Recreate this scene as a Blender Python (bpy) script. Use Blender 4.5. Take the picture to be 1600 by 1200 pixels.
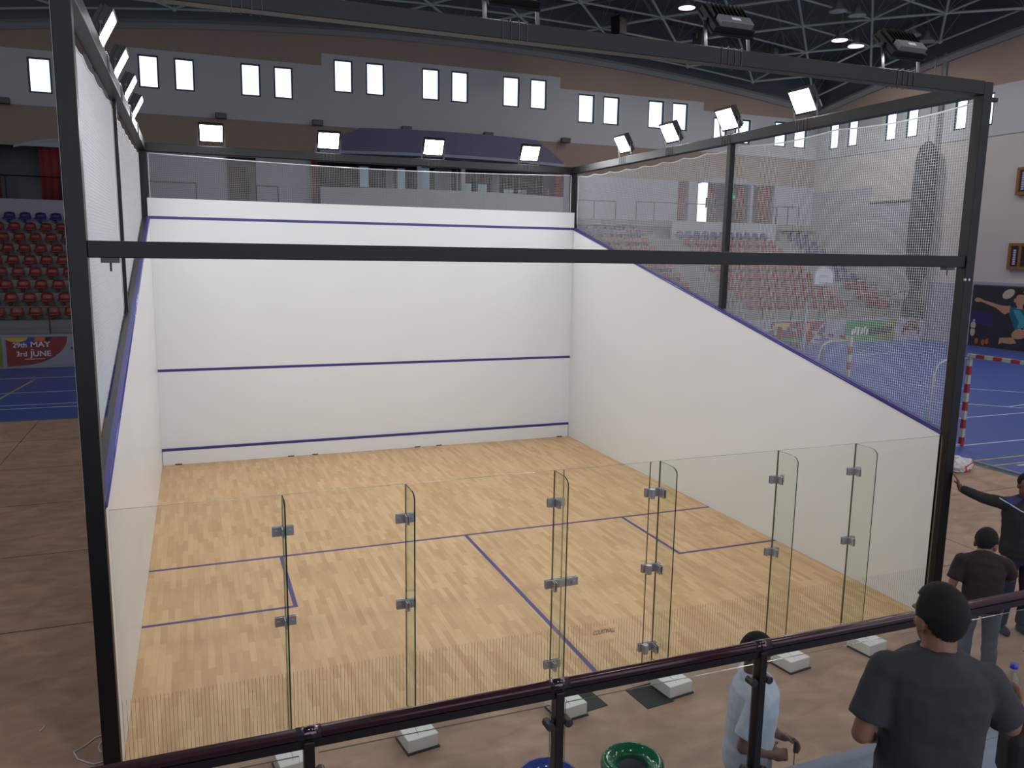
import bpy, bmesh, math, random
from mathutils import Vector, Matrix, noise
random.seed(7)
for o in list(bpy.data.objects):
    bpy.data.objects.remove(o)
SC = bpy.context.scene
COL = SC.collection
PI = math.pi

# ---------------------------------------------------------------- camera
cam_d = bpy.data.cameras.new('camera')
cam = bpy.data.objects.new('camera', cam_d)
COL.objects.link(cam)
YAW, PITCH, ROLL, FPX = .3731, .1602, .0158, 1272.17
CAMPOS = Vector((.6814, -6.5193, 4.0733))
fwd = Vector((math.sin(YAW)*math.cos(PITCH), math.cos(YAW)*math.cos(PITCH), -math.sin(PITCH)))
rt0 = Vector((math.cos(YAW), -math.sin(YAW), 0))
up0 = rt0.cross(fwd)
rt = rt0*math.cos(ROLL)+up0*math.sin(ROLL)
up = rt.cross(fwd)
cam.matrix_world = Matrix(((rt.x, up.x, -fwd.x, CAMPOS.x), (rt.y, up.y, -fwd.y, CAMPOS.y), (rt.z, up.z, -fwd.z, CAMPOS.z), (0, 0, 0, 1)))
cam_d.sensor_fit = 'HORIZONTAL'
cam_d.sensor_width = 36
cam_d.lens = FPX/1600*36
cam_d.clip_end = 300
SC.camera = cam

# ---------------------------------------------------------------- world and exposure
w = bpy.data.worlds.new('world'); SC.world = w; w.use_nodes = True
w.node_tree.nodes['Background'].inputs[0].default_value = (.66, .69, .76, 1)
w.node_tree.nodes['Background'].inputs[1].default_value = 2.0
SC.view_settings.view_transform = 'Standard'
SC.view_settings.look = 'None'
SC.view_settings.exposure = 0
SC.view_settings.gamma = 1
SC.view_settings.use_curve_mapping = False
SC.cycles.transparent_max_bounces = 24
SC.cycles.max_bounces = 8
SC.cycles.sample_clamp_indirect = 3
FLOOD_W = 24.5
HALL_W = 190.0       # watts of each lit round lamp under the roof, seen and added        # watts of each floodlight on the court frame

# ---------------------------------------------------------------- materials
def lin(c):
    return tuple((v/255/12.92 if v/255 <= .04045 else ((v/255+.055)/1.055)**2.4) for v in c)
def mat(name, rgb, rough=.6, metal=0.0, var=0.0, scale=6.0, bump=0.0, spec=.5, emit=None, estr=0, stretch=(1, 1, 1)):
    m = bpy.data.materials.new(name); m.use_nodes = True
    nt = m.node_tree; b = nt.nodes['Principled BSDF']
    c = (*lin(rgb), 1)
    b.inputs['Base Color'].default_value = c
    b.inputs['Roughness'].default_value = rough
    b.inputs['Metallic'].default_value = metal
    b.inputs['Specular IOR Level'].default_value = spec
    if emit:
        b.inputs['Emission Color'].default_value = (*lin(emit), 1)
        b.inputs['Emission Strength'].default_value = estr
    tc = nt.nodes.new('ShaderNodeTexCoord'); mp = nt.nodes.new('ShaderNodeMapping')
    mp.inputs['Scale'].default_value = stretch
    nz = nt.nodes.new('ShaderNodeTexNoise'); nz.inputs['Scale'].default_value = scale; nz.inputs['Detail'].default_value = 5
    nt.links.new(tc.outputs['Object'], mp.inputs[0]); nt.links.new(mp.outputs[0], nz.inputs['Vector'])
    v = var if var else .04
    mx = nt.nodes.new('ShaderNodeMix'); mx.data_type = 'RGBA'
    mx.inputs[6].default_value = tuple(x*(1-v) for x in c[:3])+(1,)
    mx.inputs[7].default_value = tuple(min(1, x*(1+v)) for x in c[:3])+(1,)
    nt.links.new(nz.outputs['Fac'], mx.inputs[0]); nt.links.new(mx.outputs[2], b.inputs['Base Color'])
    if bump:
        bp = nt.nodes.new('ShaderNodeBump'); bp.inputs['Strength'].default_value = bump
        nt.links.new(nz.outputs['Fac'], bp.inputs['Height']); nt.links.new(bp.outputs[0], b.inputs['Normal'])
    return m

M = {}
M['frame'] = mat('black_powder_coated_steel', (16, 16, 18), .45, .1, .1, spec=.4)
M['panel'] = mat('white_court_panel', (223, 226, 228), .38, 0, .015, 1.2)
M['blue_line'] = mat('blue_violet_line', (52, 46, 122), .4)
M['blue_bead'] = mat('blue_metal_bead', (74, 74, 150), .25, .4)
M['net'] = mat('white_net_cord', (214, 218, 222), .7)
M['steel'] = mat('brushed_steel', (185, 183, 188), .35, .6, .06, 30)
M['dark_steel'] = mat('dark_steel', (70, 68, 72), .4, .6)
M['white_block'] = mat('white_painted_block', (225, 228, 222), .5, 0, .03)
M['mat_green'] = mat('dark_green_rubber', (48, 58, 55), .8)
M['stripe'] = mat('printed_glass_stripe', (88, 74, 60), .6)
M['logo_print'] = mat('printed_glass_logo', (120, 104, 100), .6)
M['handrail'] = mat('dark_red_varnished_wood', (58, 26, 34), .22, 0, .25, 8, stretch=(1, 8, 8))
M['rail_metal'] = mat('dark_brown_steel', (42, 34, 34), .35, .3)
M['rail_collar'] = mat('chrome_collar', (95, 82, 92), .12, .9)
M['concrete'] = mat('grey_concrete', (122, 124, 124), .85, 0, .08, 3)
M['ledge'] = mat('blue_grey_painted_ledge', (118, 128, 146), .6, 0, .05, 3)
M['brown_wall'] = mat('brown_plaster', (142, 125, 112), .9, 0, .05, 1.5)
M['white_wall'] = mat('grey_white_plaster', (170, 171, 174), .85, 0, .05, .8)
M['beige_wall'] = mat('beige_plaster', (176, 172, 168), .85, 0, .04, .8)
M['grey_wall'] = mat('cool_grey_plaster', (150, 154, 166), .85, 0, .05, .8)
M['cornice'] = mat('grey_cornice', (130, 132, 132), .8)
M['deck'] = mat('dark_blue_grey_roof_deck', (82, 88, 94), .8, 0, .15, .6, stretch=(1, 6, 1))
M['truss'] = mat('grey_painted_truss_tube', (148, 160, 152), .55, .1)
M['truss_thin'] = mat('dull_truss_web', (104, 112, 104), .6, .1)
M['navy'] = mat('navy_canopy', (96, 92, 118), .7)
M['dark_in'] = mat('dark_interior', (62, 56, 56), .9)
M['wframe'] = mat('dark_window_frame', (34, 38, 70), .5)
M['reveal'] = mat('pale_window_reveal', (170, 185, 185), .7)
M['wglass'] = mat('bright_daylight_pane', (215, 240, 250), .4, emit=(222, 246, 255), estr=1.5)
M['pane_dim'] = mat('dim_office_pane', (130, 150, 165), .3, emit=(130, 155, 175), estr=.22)
M['door_bright'] = mat('open_doorway_daylight', (240, 240, 245), .5, emit=(250, 250, 255), estr=1.4)
M['red_curtain'] = mat('dark_red_curtain', (118, 44, 44), .9, 0, .3, 20, stretch=(1, 1, .05))
M['seat_red'] = mat('red_plastic_seat', (118, 40, 40), .35, 0, .06)
M['seat_blue'] = mat('blue_plastic_seat', (44, 42, 104), .35, 0, .06)
M['blue_floor'] = mat('blue_sports_floor', (58, 84, 158), .35, 0, .08, .5)
M['white_mark'] = mat('white_floor_marking', (190, 200, 215), .5)
M['yellow_mark'] = mat('yellow_floor_marking', (172, 164, 84), .5)
M['green_mark'] = mat('green_floor_marking', (96, 122, 92), .5)
M['flood_body'] = mat('black_floodlight_casting', (18, 19, 22), .45, .3)
M['flood_grey'] = mat('grey_driver_cover', (120, 118, 122), .4, .3)
M['flood_label'] = mat('white_rating_label', (225, 225, 225), .4)
M['flood_led'] = mat('lit_led_panel', (255, 255, 250), .4, emit=(255, 252, 244), estr=14)
M['pink_lamp'] = mat('lit_magenta_lamp', (255, 200, 240), .4, emit=(255, 196, 250), estr=3.0)
M['off_lamp'] = mat('unlit_lamp_glass', (120, 135, 140), .3)
M['goal_red'] = mat('red_goal_paint', (140, 44, 48), .5)
M['goal_white'] = mat('white_goal_paint', (160, 168, 160), .5)
M['goal_tube'] = mat('galvanised_goal_tube', (170, 172, 160), .4, .3)
M['b_white'] = mat('white_banner_vinyl', (140, 144, 164), .6)
M['b_red'] = mat('red_banner_print', (126, 52, 48), .6)
M['b_lime'] = mat('lime_banner_print', (112, 126, 42), .6)
M['b_yellow'] = mat('yellow_banner_print', (190, 165, 60), .6)
M['b_blue'] = mat('blue_banner_print', (62, 72, 150), .6)
M['b_orange'] = mat('orange_banner_print', (196, 110, 60), .6)
M['b_green'] = mat('green_banner_print', (48, 140, 70), .6)
M['b_black'] = mat('black_banner_print', (30, 34, 52), .6)
M['b_text'] = mat('pale_banner_lettering', (205, 200, 215), .6)
M['p_dark'] = mat('dark_poster_print', (44, 40, 52), .6, 0, .4, 1.5)
M['p_navy'] = mat('navy_poster_print', (44, 44, 92), .6)
M['p_skin'] = mat('tan_poster_print', (166, 126, 100), .6, 0, .1, 4)
M['p_teal'] = mat('teal_poster_print', (22, 88, 104), .6, 0, .25, 6)
M['p_teal2'] = mat('light_teal_poster_print', (60, 136, 154), .6)
M['p_hair'] = mat('dark_hair_poster_print', (40, 28, 26), .6)
M['p_pale'] = mat('pale_poster_print', (170, 160, 140), .6)
M['p_orange'] = mat('warm_spot_poster_print', (150, 84, 44), .6)
M['board_wood'] = mat('brown_wood_board_frame', (122, 84, 40), .5, 0, .2, 10)
M['board_dark'] = mat('dark_board_face', (34, 28, 40), .5)
M['board_text'] = mat('pale_board_marks', (170, 170, 190), .5)
M['black_cloth'] = mat('black_cloth', (58, 66, 66), .95, 0, .15, 8, stretch=(1, 1, .1))
M['backboard'] = mat('clear_grey_backboard', (190, 198, 204), .3)
M['skin'] = mat('tan_skin', (134, 94, 76), .55, 0, .06, 20)
M['skin_dark'] = mat('brown_skin', (112, 76, 62), .55, 0, .06, 20)
M['hair'] = mat('black_hair', (15, 13, 12), .9, 0, .3, 60, bump=.3)
M['tee_black'] = mat('black_cotton', (52, 53, 58), .9, 0, .06, 12, bump=.1)
M['tee_white'] = mat('pale_blue_white_cotton', (182, 190, 206), .85, 0, .03, 8, bump=.1)
M['tee_maroon'] = mat('dark_maroon_cotton', (44, 30, 34), .9, 0, .06, 12)
M['jeans'] = mat('washed_blue_denim', (86, 94, 106), .9, 0, .2, 9)
M['trackblue'] = mat('blue_tracksuit_yoke', (50, 54, 104), .8)
M['trackblack'] = mat('black_tracksuit', (28, 30, 36), .8, 0, .06)
M['track_white'] = mat('white_piping', (190, 200, 215), .6)
M['trousers'] = mat('black_trousers', (32, 33, 38), .9)
M['navy_trousers'] = mat('navy_trousers', (36, 42, 70), .85)
M['shorts_white'] = mat('light_grey_blue_shorts', (160, 172, 188), .85, 0, .05, 8)
M['shoe'] = mat('dark_shoe', (30, 30, 34), .6)
M['shoe_white'] = mat('white_shoe_trim', (190, 190, 195), .5)
M['eye'] = mat('eye_white', (225, 222, 215), .3)
M['iris'] = mat('dark_iris', (30, 20, 16), .3)
M['bin_green'] = mat('glossy_green_bin', (10, 92, 56), .12)
M['bin_blue'] = mat('glossy_blue_bin', (38, 62, 140), .15)
M['bin_liner'] = mat('thin_grey_bin_liner', (168, 160, 165), .4)
M['bin_dark'] = mat('dark_bin_inside', (22, 10, 14), .8)
M['bag_white'] = mat('white_plastic_bag_film', (205, 200, 206), .4, 0, .05, 6, bump=.2)
M['bag_red'] = mat('red_bag_print', (190, 48, 72), .5)
M['cord'] = mat('grey_cord', (214, 204, 210), .8)
M['cap_blue'] = mat('blue_bottle_cap', (60, 70, 190), .35)
M['label_blue'] = mat('pale_blue_bottle_label', (120, 150, 185), .5)
M['bag_black'] = mat('black_nylon', (26, 27, 29), .8)
M['green_sign'] = mat('green_exit_sign', (40, 160, 110), .5, emit=(60, 190, 130), estr=.5)

def glass(name, tint, ior=1.45):
    m = bpy.data.materials.new(name); m.use_nodes = True; nt = m.node_tree
    nt.nodes.remove(nt.nodes['Principled BSDF']); out = nt.nodes['Material Output']
    t = nt.nodes.new('ShaderNodeBsdfTransparent'); t.inputs[0].default_value = (*tint, 1)
    g = nt.nodes.new('ShaderNodeBsdfGlossy'); g.inputs['Roughness'].default_value = .02
    g.inputs[0].default_value = (.9, 1, .95, 1)
    lw = nt.nodes.new('ShaderNodeLayerWeight'); lw.inputs[0].default_value = .5
    pw = nt.nodes.new('ShaderNodeMath'); pw.operation = 'POWER'; pw.inputs[1].default_value = 4; nt.links.new(lw.outputs['Facing'], pw.inputs[0])
    f = nt.nodes.new('ShaderNodeMath'); f.operation = 'MULTIPLY_ADD'; f.inputs[1].default_value = .5; f.inputs[2].default_value = (ior-1)*.07
    nt.links.new(pw.outputs[0], f.inputs[0])
    mx = nt.nodes.new('ShaderNodeMixShader')
    nt.links.new(f.outputs[0], mx.inputs[0]); nt.links.new(t.outputs[0], mx.inputs[1]); nt.links.new(g.outputs[0], mx.inputs[2])
    nt.links.new(mx.outputs[0], out.inputs[0])
    return m
M['glass'] = glass('clear_toughened_glass', (.975, .983, .973), 1.28)
M['glass_fin'] = glass('greenish_glass_fin', (.945, .968, .945), 1.3)
M['pet'] = glass('clear_bottle_plastic', (.86, .90, .92), 1.4)
M['glass_edge'] = mat('dark_green_glass_edge', (40, 66, 58), .15)
M['glass_edge_thin'] = mat('grey_green_glass_edge', (98, 104, 84), .2)

def wood_floor():
    m = bpy.data.materials.new('maple_strip_parquet'); m.use_nodes = True; nt = m.node_tree; b = nt.nodes['Principled BSDF']
    tc = nt.nodes.new('ShaderNodeTexCoord'); mp = nt.nodes.new('ShaderNodeMapping')
    mp.inputs['Rotation'].default_value = (0, 0, PI/2)
    nt.links.new(tc.outputs['Object'], mp.inputs[0])
    def brick(wd, sq, c1, c2, off):
        br = nt.nodes.new('ShaderNodeTexBrick'); br.offset = off; br.offset_frequency = 2
        br.inputs['Scale'].default_value = 1
        br.inputs['Brick Width'].default_value = wd; br.inputs['Row Height'].default_value = .066
        br.inputs['Mortar Size'].default_value = .0006; br.inputs['Mortar Smooth'].default_value = .3
        br.inputs['Color1'].default_value = (*lin(c1), 1); br.inputs['Color2'].default_value = (*lin(c2), 1)
        br.inputs['Mortar'].default_value = (*lin((170, 130, 84)), 1)
        nt.links.new(mp.outputs[0], br.inputs['Vector']); return br
    a = brick(.43, 1, (222, 188, 142), (190, 148, 104), .41)
    c = brick(.43*3, 1, (212, 176, 128), (206, 164, 118), .37)
    mx = nt.nodes.new('ShaderNodeMix'); mx.data_type = 'RGBA'; mx.inputs[0].default_value = .35
    nt.links.new(a.outputs[0], mx.inputs[6]); nt.links.new(c.outputs[0], mx.inputs[7])
    nz = nt.nodes.new('ShaderNodeTexNoise'); nz.inputs['Scale'].default_value = 2.0; nz.inputs['Detail'].default_value = 6
    mp2 = nt.nodes.new('ShaderNodeMapping'); mp2.inputs['Scale'].default_value = (14, 1.2, 1)
    nt.links.new(tc.outputs['Object'], mp2.inputs[0]); nt.links.new(mp2.outputs[0], nz.inputs['Vector'])
    rp = nt.nodes.new('ShaderNodeMapRange'); rp.inputs[3].default_value = .88; rp.inputs[4].default_value = 1.1
    nt.links.new(nz.outputs['Fac'], rp.inputs[0])
    hs = nt.nodes.new('ShaderNodeHueSaturation'); nt.links.new(mx.outputs[2], hs.inputs['Color']); nt.links.new(rp.outputs[0], hs.inputs['Value'])
    nt.links.new(hs.outputs[0], b.inputs['Base Color'])
    b.inputs['Roughness'].default_value = .42; b.inputs['Specular IOR Level'].default_value = .35
    return m
M['parquet'] = wood_floor()

def ply():
    m = bpy.data.materials.new('brown_plywood_sheet'); m.use_nodes = True; nt = m.node_tree; b = nt.nodes['Principled BSDF']
    tc = nt.nodes.new('ShaderNodeTexCoord'); mp = nt.nodes.new('ShaderNodeMapping'); mp.inputs['Scale'].default_value = (.9, 1.5, 1)
    nt.links.new(tc.outputs['Object'], mp.inputs[0])
    nz = nt.nodes.new('ShaderNodeTexNoise'); nz.inputs['Scale'].default_value = 3.2; nz.inputs['Detail'].default_value = 9; nz.inputs['Distortion'].default_value = .5
    nt.links.new(mp.outputs[0], nz.inputs['Vector'])
    cr = nt.nodes.new('ShaderNodeValToRGB')
    cr.color_ramp.elements[0].position = .3; cr.color_ramp.elements[0].color = (*lin((150, 119, 100)), 1)
    cr.color_ramp.elements[1].position = .72; cr.color_ramp.elements[1].color = (*lin((180, 149, 125)), 1)
    nt.links.new(nz.outputs['Fac'], cr.inputs[0])
    n2 = nt.nodes.new('ShaderNodeTexNoise'); n2.inputs['Scale'].default_value = .9; n2.inputs['Detail'].default_value = 3
    nt.links.new(tc.outputs['Object'], n2.inputs['Vector'])
    mr = nt.nodes.new('ShaderNodeMapRange'); mr.inputs[1].default_value = .3; mr.inputs[2].default_value = .7; mr.inputs[3].default_value = .85; mr.inputs[4].default_value = 1.1
    nt.links.new(n2.outputs['Fac'], mr.inputs[0])
    hs = nt.nodes.new('ShaderNodeHueSaturation'); nt.links.new(cr.outputs[0], hs.inputs['Color']); nt.links.new(mr.outputs[0], hs.inputs['Value'])
    nt.links.new(hs.outputs[0], b.inputs['Base Color']); b.inputs['Roughness'].default_value = .55
    return m
M['ply'] = ply()

# ---------------------------------------------------------------- mesh helpers
class MB:
    def __init__(s): s.v = []; s.f = []; s.m = []
    def add(s, vs, fs, mi=0):
        n = len(s.v); s.v += [tuple(v) for v in vs]
        s.f += [tuple(i+n for i in f) for f in fs]; s.m += [mi]*len(fs)
    def box(s, x0, x1, y0, y1, z0, z1, mi=0, T=None):
        vs = [Vector((x, y, z)) for z in (z0, z1) for y in (y0, y1) for x in (x0, x1)]
        if T: vs = [T @ v for v in vs]
        s.add(vs, [(0, 2, 3, 1), (4, 5, 7, 6), (0, 1, 5, 4), (2, 6, 7, 3), (0, 4, 6, 2), (1, 3, 7, 5)], mi); return s
    def bar(s, p0, p1, w, h=None, mi=0, upv=(0, 0, 1)):
        p0 = Vector(p0); p1 = Vector(p1); h = h or w; d = (p1-p0)
        if d.length < 1e-6: return s
        d.normalize(); u = Vector(upv)
        if abs(d.dot(u)) > .99: u = Vector((0, 1, 0))
        a = d.cross(u).normalized(); b = a.cross(d).normalized()
        vs = [p+a*(i*w/2)+b*(j*h/2) for p in (p0, p1) for i, j in ((-1, -1), (1, -1), (1, 1), (-1, 1))]
        s.add(vs, [(3, 2, 1, 0), (4, 5, 6, 7), (0, 1, 5, 4), (1, 2, 6, 5), (2, 3, 7, 6), (3, 0, 4, 7)], mi); return s
    def tube(s, pts, r, n=8, mi=0, r2=None, caps=True):
        pts = [Vector(p) for p in pts]; N = len(pts); rings = []; prev = None
        for i, p in enumerate(pts):
            d = (pts[min(i+1, N-1)]-pts[max(i-1, 0)]).normalized()
            if prev is None:
                u = Vector((0, 0, 1)) if abs(d.z) < .9 else Vector((1, 0, 0))
                a = d.cross(u).normalized()
            else:
                a = (prev-d*prev.dot(d)).normalized()
            prev = a; b = d.cross(a)
            rr = r if r2 is None else r+(r2-r)*i/(N-1)
            rings.append([p+a*math.cos(2*PI*k/n)*rr+b*math.sin(2*PI*k/n)*rr for k in range(n)])
        vs = [v for q in rings for v in q]; fs = []
        for i in range(N-1):
            for k in range(n):
                fs.append((i*n+k, i*n+(k+1) % n, (i+1)*n+(k+1) % n, (i+1)*n+k))
        if caps:
            fs.append(tuple(range(n-1, -1, -1))); fs.append(tuple((N-1)*n+k for k in range(n)))
        s.add(vs, fs, mi); return s
    def poly(s, pts, mi=0):
        s.add(pts, [tuple(range(len(pts)))], mi); return s
    def prism(s, pts, off, mi=0, side=None):
        n = len(pts); off = Vector(off); a = [Vector(p) for p in pts]; b = [p+off for p in a]
        s.add(a+b, [tuple(range(n-1, -1, -1)), tuple(range(n, 2*n))], mi)
        s.add(a+b, [(i, (i+1) % n, n+(i+1) % n, n+i) for i in range(n)], mi if side is None else side); return s
    def lathe(s, prof, c=(0, 0, 0), n=32, mi=0):
        c = Vector(c); vs = []; fs = []
        for r, z in prof:
            vs += [c+Vector((r*math.cos(2*PI*k/n), r*math.sin(2*PI*k/n), z)) for k in range(n)]
        for i in range(len(prof)-1):
            for k in range(n):
                fs.append((i*n+k, i*n+(k+1) % n, (i+1)*n+(k+1) % n, (i+1)*n+k))
        s.add(vs, fs, mi); return s
    def build(s, name, mats, parent=None, smooth=False, bevel=0, loc=None):
        me = bpy.data.meshes.new(name); me.from_pydata(s.v, [], s.f)
        ms = mats if isinstance(mats, (list, tuple)) else [mats]
        for m in ms: me.materials.append(m if not isinstance(m, str) else M[m])
        for p, i in zip(me.polygons, s.m): p.material_index = i; p.use_smooth = smooth
        bm = bmesh.new(); bm.from_mesh(me); bmesh.ops.recalc_face_normals(bm, faces=bm.faces); bm.to_mesh(me); bm.free()
        o = bpy.data.objects.new(name, me); COL.objects.link(o)
        if parent: o.parent = parent
        if loc: o.location = loc
        if bevel:
            md = o.modifiers.new('bevel', 'BEVEL'); md.width = bevel; md.segments = 2; md.limit_method = 'ANGLE'
        return o

def tag(o, label, cat, group=None, kind=None):
    o['label'] = label; o['category'] = cat
    if group: o['group'] = group
    if kind: o['kind'] = kind
    return o
def thing(name, label, cat, loc=(0, 0, 0), rz=0, group=None):
    o = bpy.data.objects.new(name, None); COL.objects.link(o); o.location = loc; o.rotation_euler = (0, 0, rz)
    o.empty_display_size = .1
    return tag(o, label, cat, group)
def struct(o):
    o['kind'] = 'structure'; return o
def copy_tree(o, parent=None):
    c = o.copy(); COL.objects.link(c)
    if parent: c.parent = parent
    for ch in list(o.children): copy_tree(ch, c)
    return c
def text_mesh(s, size, m, parent, name, T, shear=0, extrude=.0006, sx=1):
    cu = bpy.data.curves.new(name, 'FONT'); cu.body = s; cu.size = size; cu.align_x = 'CENTER'; cu.align_y = 'CENTER'
    cu.extrude = extrude; cu.shear = shear; cu.offset = size*.02
    o = bpy.data.objects.new(name+'_src', cu); COL.objects.link(o)
    bpy.context.view_layer.update()
    me = bpy.data.meshes.new_from_object(o.evaluated_get(bpy.context.evaluated_depsgraph_get()))
    bpy.data.objects.remove(o)
    me.transform(Matrix.Diagonal((sx, 1, 1, 1)).to_4x4()); me.transform(T)
    me.materials.clear(); me.materials.append(M[m])
    r = bpy.data.objects.new(name, me); COL.objects.link(r); r.parent = parent
    return r
def TX(x, y, z): return Matrix.Translation((x, y, z))
def face_cam(x, y, z):      # upright text plane facing -y
    return TX(x, y, z) @ Matrix.Rotation(PI/2, 4, 'X')

# ================================================================ SETTING
W, L = 8.42, 9.75
XR, YF, XL, YN = 35.5, 33.5, -10.3, -22.0
def roof_z(x, y): return 16.6-.0035*(y-7.8)**2-.0034*(x-13.3)**2

b = MB(); b.box(XL, XR, YN, YF+4, -.2, -.03)
struct(b.build('floor', 'blue_floor'))
# seating tribune and concourse across the far side
b = MB()
b.box(XL, XR, 24.72, 25.5, -.05, 1.07)
for i in range(9):
    b.box(XL, XR, 25.5+.8*i, 25.5+.8*(i+1), -.05, 1.07+.43*(i+1))
b.box(XL, XR, 32.7, 37.6, -.05, 4.94)
struct(tag(b.build('grandstand', 'concrete'), 'stepped grey concrete grandstand along the far side of the hall', 'grandstand'))
b = MB(); b.box(XL, XR, 24.60, 24.71, -.02, 1.10)
struct(b.build('wall_grandstand_front', 'b_white'))
# concourse slab and parapets behind the seats
for x0, x1, nm in ((XL, 6.2, 1), (25.34, 32.33, 1)):
    b = MB(); b.box(x0, x1, 32.75, 32.9, 4.94, 5.93)
    struct(b.build('wall_parapet', 'grey_wall'))
b = MB(); b.box(XL, XR, 32.9, 37.5, 5.6, 5.92)
struct(b.build('floor_concourse', 'concrete'))

# windows of the far wall as measured (x0, x1, z0, z1)
WF = [(-5.29, -4.42, 10.29, 11.71), (-1.12, -.3, 10.84, 12.22), (.32, 1.14, 10.84, 12.2), (3.07, 3.92, 10.84, 12.25), (4.5, 5.34, 10.84, 12.24),
      (7.2, 8.08, 11.33, 12.8), (8.7, 9.58, 11.33, 12.8), (11.42, 12.3, 11.33, 12.8), (12.9, 13.78, 11.33, 12.8), (15.6, 16.5, 11.33, 12.8), (17.09, 18.0, 11.33, 12.8),
      (19.8, 20.75, 10.84, 12.29), (21.27, 22.22, 10.84, 12.29), (24.0, 24.96, 10.84, 12.3), (25.49, 26.48, 10.84, 12.3),
      (28.2, 29.1, 10.38, 11.72), (29.7, 30.7, 10.38, 11.72), (32.4, 33.27, 10.38, 11.78), (33.8, 34.7, 10.38, 11.85)]
WR = [(31.75, 32.5), (30.3, 31.05), (27.6, 28.35), (26.2, 26.95), (23.35, 24.05), (21.95, 22.65), (19.1, 19.8), (17.7, 18.4)]   # right wall, y ranges
WRZ = (10.25, 11.72)

def wall_grid(name, us, zs, holes, to3, thick, pick, mats):
    """wall made of cells between sorted u and z cuts, leaving the holes open; pick(u,z) gives the material index"""
    us = sorted(set(us)); zs = sorted(set(zs)); mb = MB()
    for i in range(len(us)-1):
        for j in range(len(zs)-1):
            uc = (us[i]+us[i+1])/2; zc = (zs[j]+zs[j+1])/2
            if any(h[0] < uc < h[1] and h[2] < zc < h[3] for h in holes): continue
            mi = pick(uc, zc)
            if mi is None: continue
            q = [(us[i], zs[j]), (us[i+1], zs[j]), (us[i+1], zs[j+1]), (us[i], zs[j+1])]
            mb.prism([to3(u, z, 0) for u, z in q], Vector(to3(0, 0, thick))-Vector(to3(0, 0, 0)), mi)
    return mb.build(name, mats)
def far3(u, z, t): return (u, YF+t, z)
def rgt3(u, z, t): return (XR+t, u, z)
us = [XL, 6.2, 6.65, 18.75, 19.1, XR]+[v for h in WF for v in h[:2]]
zs = [8.15, 9.77, 10.29, 10.38, 10.84, 11.33, 11.71, 11.72, 11.78, 11.85, 12.0, 12.2, 12.22, 12.24, 12.25, 12.29, 12.3, 12.5, 12.8, 12.45]
def pf(u, z):
    if z < 9.77: return 0
    lim = 13.0 if 6.65 < u < 18.75 else (12.45 if -1.9 < u < 27.5 else 12.0)
    return 1 if z < lim else 0
us += [-1.9, 27.5]; zs += [13.0]
struct(wall_grid('wall_far', us, zs, WF, far3, .25, pf, ['brown_wall', 'white_wall']))
# arched top piece of the far wall and its cornice
xs = [XL+(XR-XL)*i/40 for i in range(41)]
b = MB()
top = [(x, YF, roof_z(x, YF)+.1) for x in xs]
b.prism(top+[(XR, YF, 13.0-.8), (XL, YF, 13.0-.8)][::1], (0, .25, 0)) if False else None
for i in range(40):
    x0, x1 = xs[i], xs[i+1]
    z0, z1 = roof_z(x0, YF)+.05, roof_z(x1, YF)+.05
    if max(z0, z1) > 13.0:
        b.prism([(x0, YF, 13.0), (x1, YF, 13.0), (x1, YF, max(z1, 13.001)), (x0, YF, max(z0, 13.001))], (0, .25, 0))
struct(b.build('wall_far_gable', 'brown_wall'))
b = MB()
b.tube([(x, YF-.08, roof_z(x, YF)-.16) for x in xs], .19, 4)
struct(b.build('trim_1', 'cornice'))
# right wall
ys = [YN+(YF-YN)*i/40 for i in range(41)]
HR = [(a, c, WRZ[0], WRZ[1]) for a, c in WR]
def pr(u, z):
    if z < 9.75: return 0
    return 1 if z < 12.0 else 2
struct(wall_grid('wall_right', [YN, YF]+[v for h in HR for v in h[:2]], [-.05, 9.75, 10.25, 11.72, 12.0], HR, rgt3, .25, pr, ['beige_wall', 'white_wall', 'brown_wall']))
b = MB()
for i in range(40):
    y0, y1 = ys[i], ys[i+1]
    z0, z1 = roof_z(XR, y0)+.05, roof_z(XR, y1)+.05
    b.prism([(XR, y0, 12.0), (XR, y1, 12.0), (XR, y1, max(12.02, z1)), (XR, y0, max(12.02, z0))], (.25, 0, 0))
struct(b.build('wall_right_gable', 'brown_wall'))
b = MB(); b.tube([(XR-.08, y, roof_z(XR, y)-.16) for y in ys], .19, 4)
struct(b.build('trim_2', 'cornice'))
b = MB(); b.box(XL-.2, XL, YN, YF+4, -.1, 14.8); struct(b.build('wall_left', 'beige_wall'))
# piers on the right wall (rain pipe) and white dado next to the poster
b = MB(); b.box(XR-.04, XR, 19.0, 22.95, 2.92, 3.05); b.box(XR-.04, XR, 22.2, 22.95, 2.92, 3.5); b.box(XR-.04, XR, 21.97, 24.6, 0, 2.92)
struct(b.build('trim_3', 'b_white'))
b = MB(); b.box(XR-.02, XR, YN, YF, 9.72, 9.76); b.box(XL, XR, YF-.012, YF, 9.75, 9.78)
struct(b.build('trim_4', 'cornice'))
b = MB(); b.box(XR-.12, XR, 24.7, 24.95, 7, 14.0); struct(b.build('trim_5', 'truss_thin'))
b = MB(); b.box(XR-.03, XR, 24.96, 28.9, 1.0, 7.0); b.box(XR-.03, XR, 28.9, YF, 1.0, 7.9); b.box(XR-.12, XR, 25.5, 28.9, 7.0, 7.1, 1)
struct(b.build('wall_right_lower', ['grey_wall', 'dark_steel']))

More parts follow.
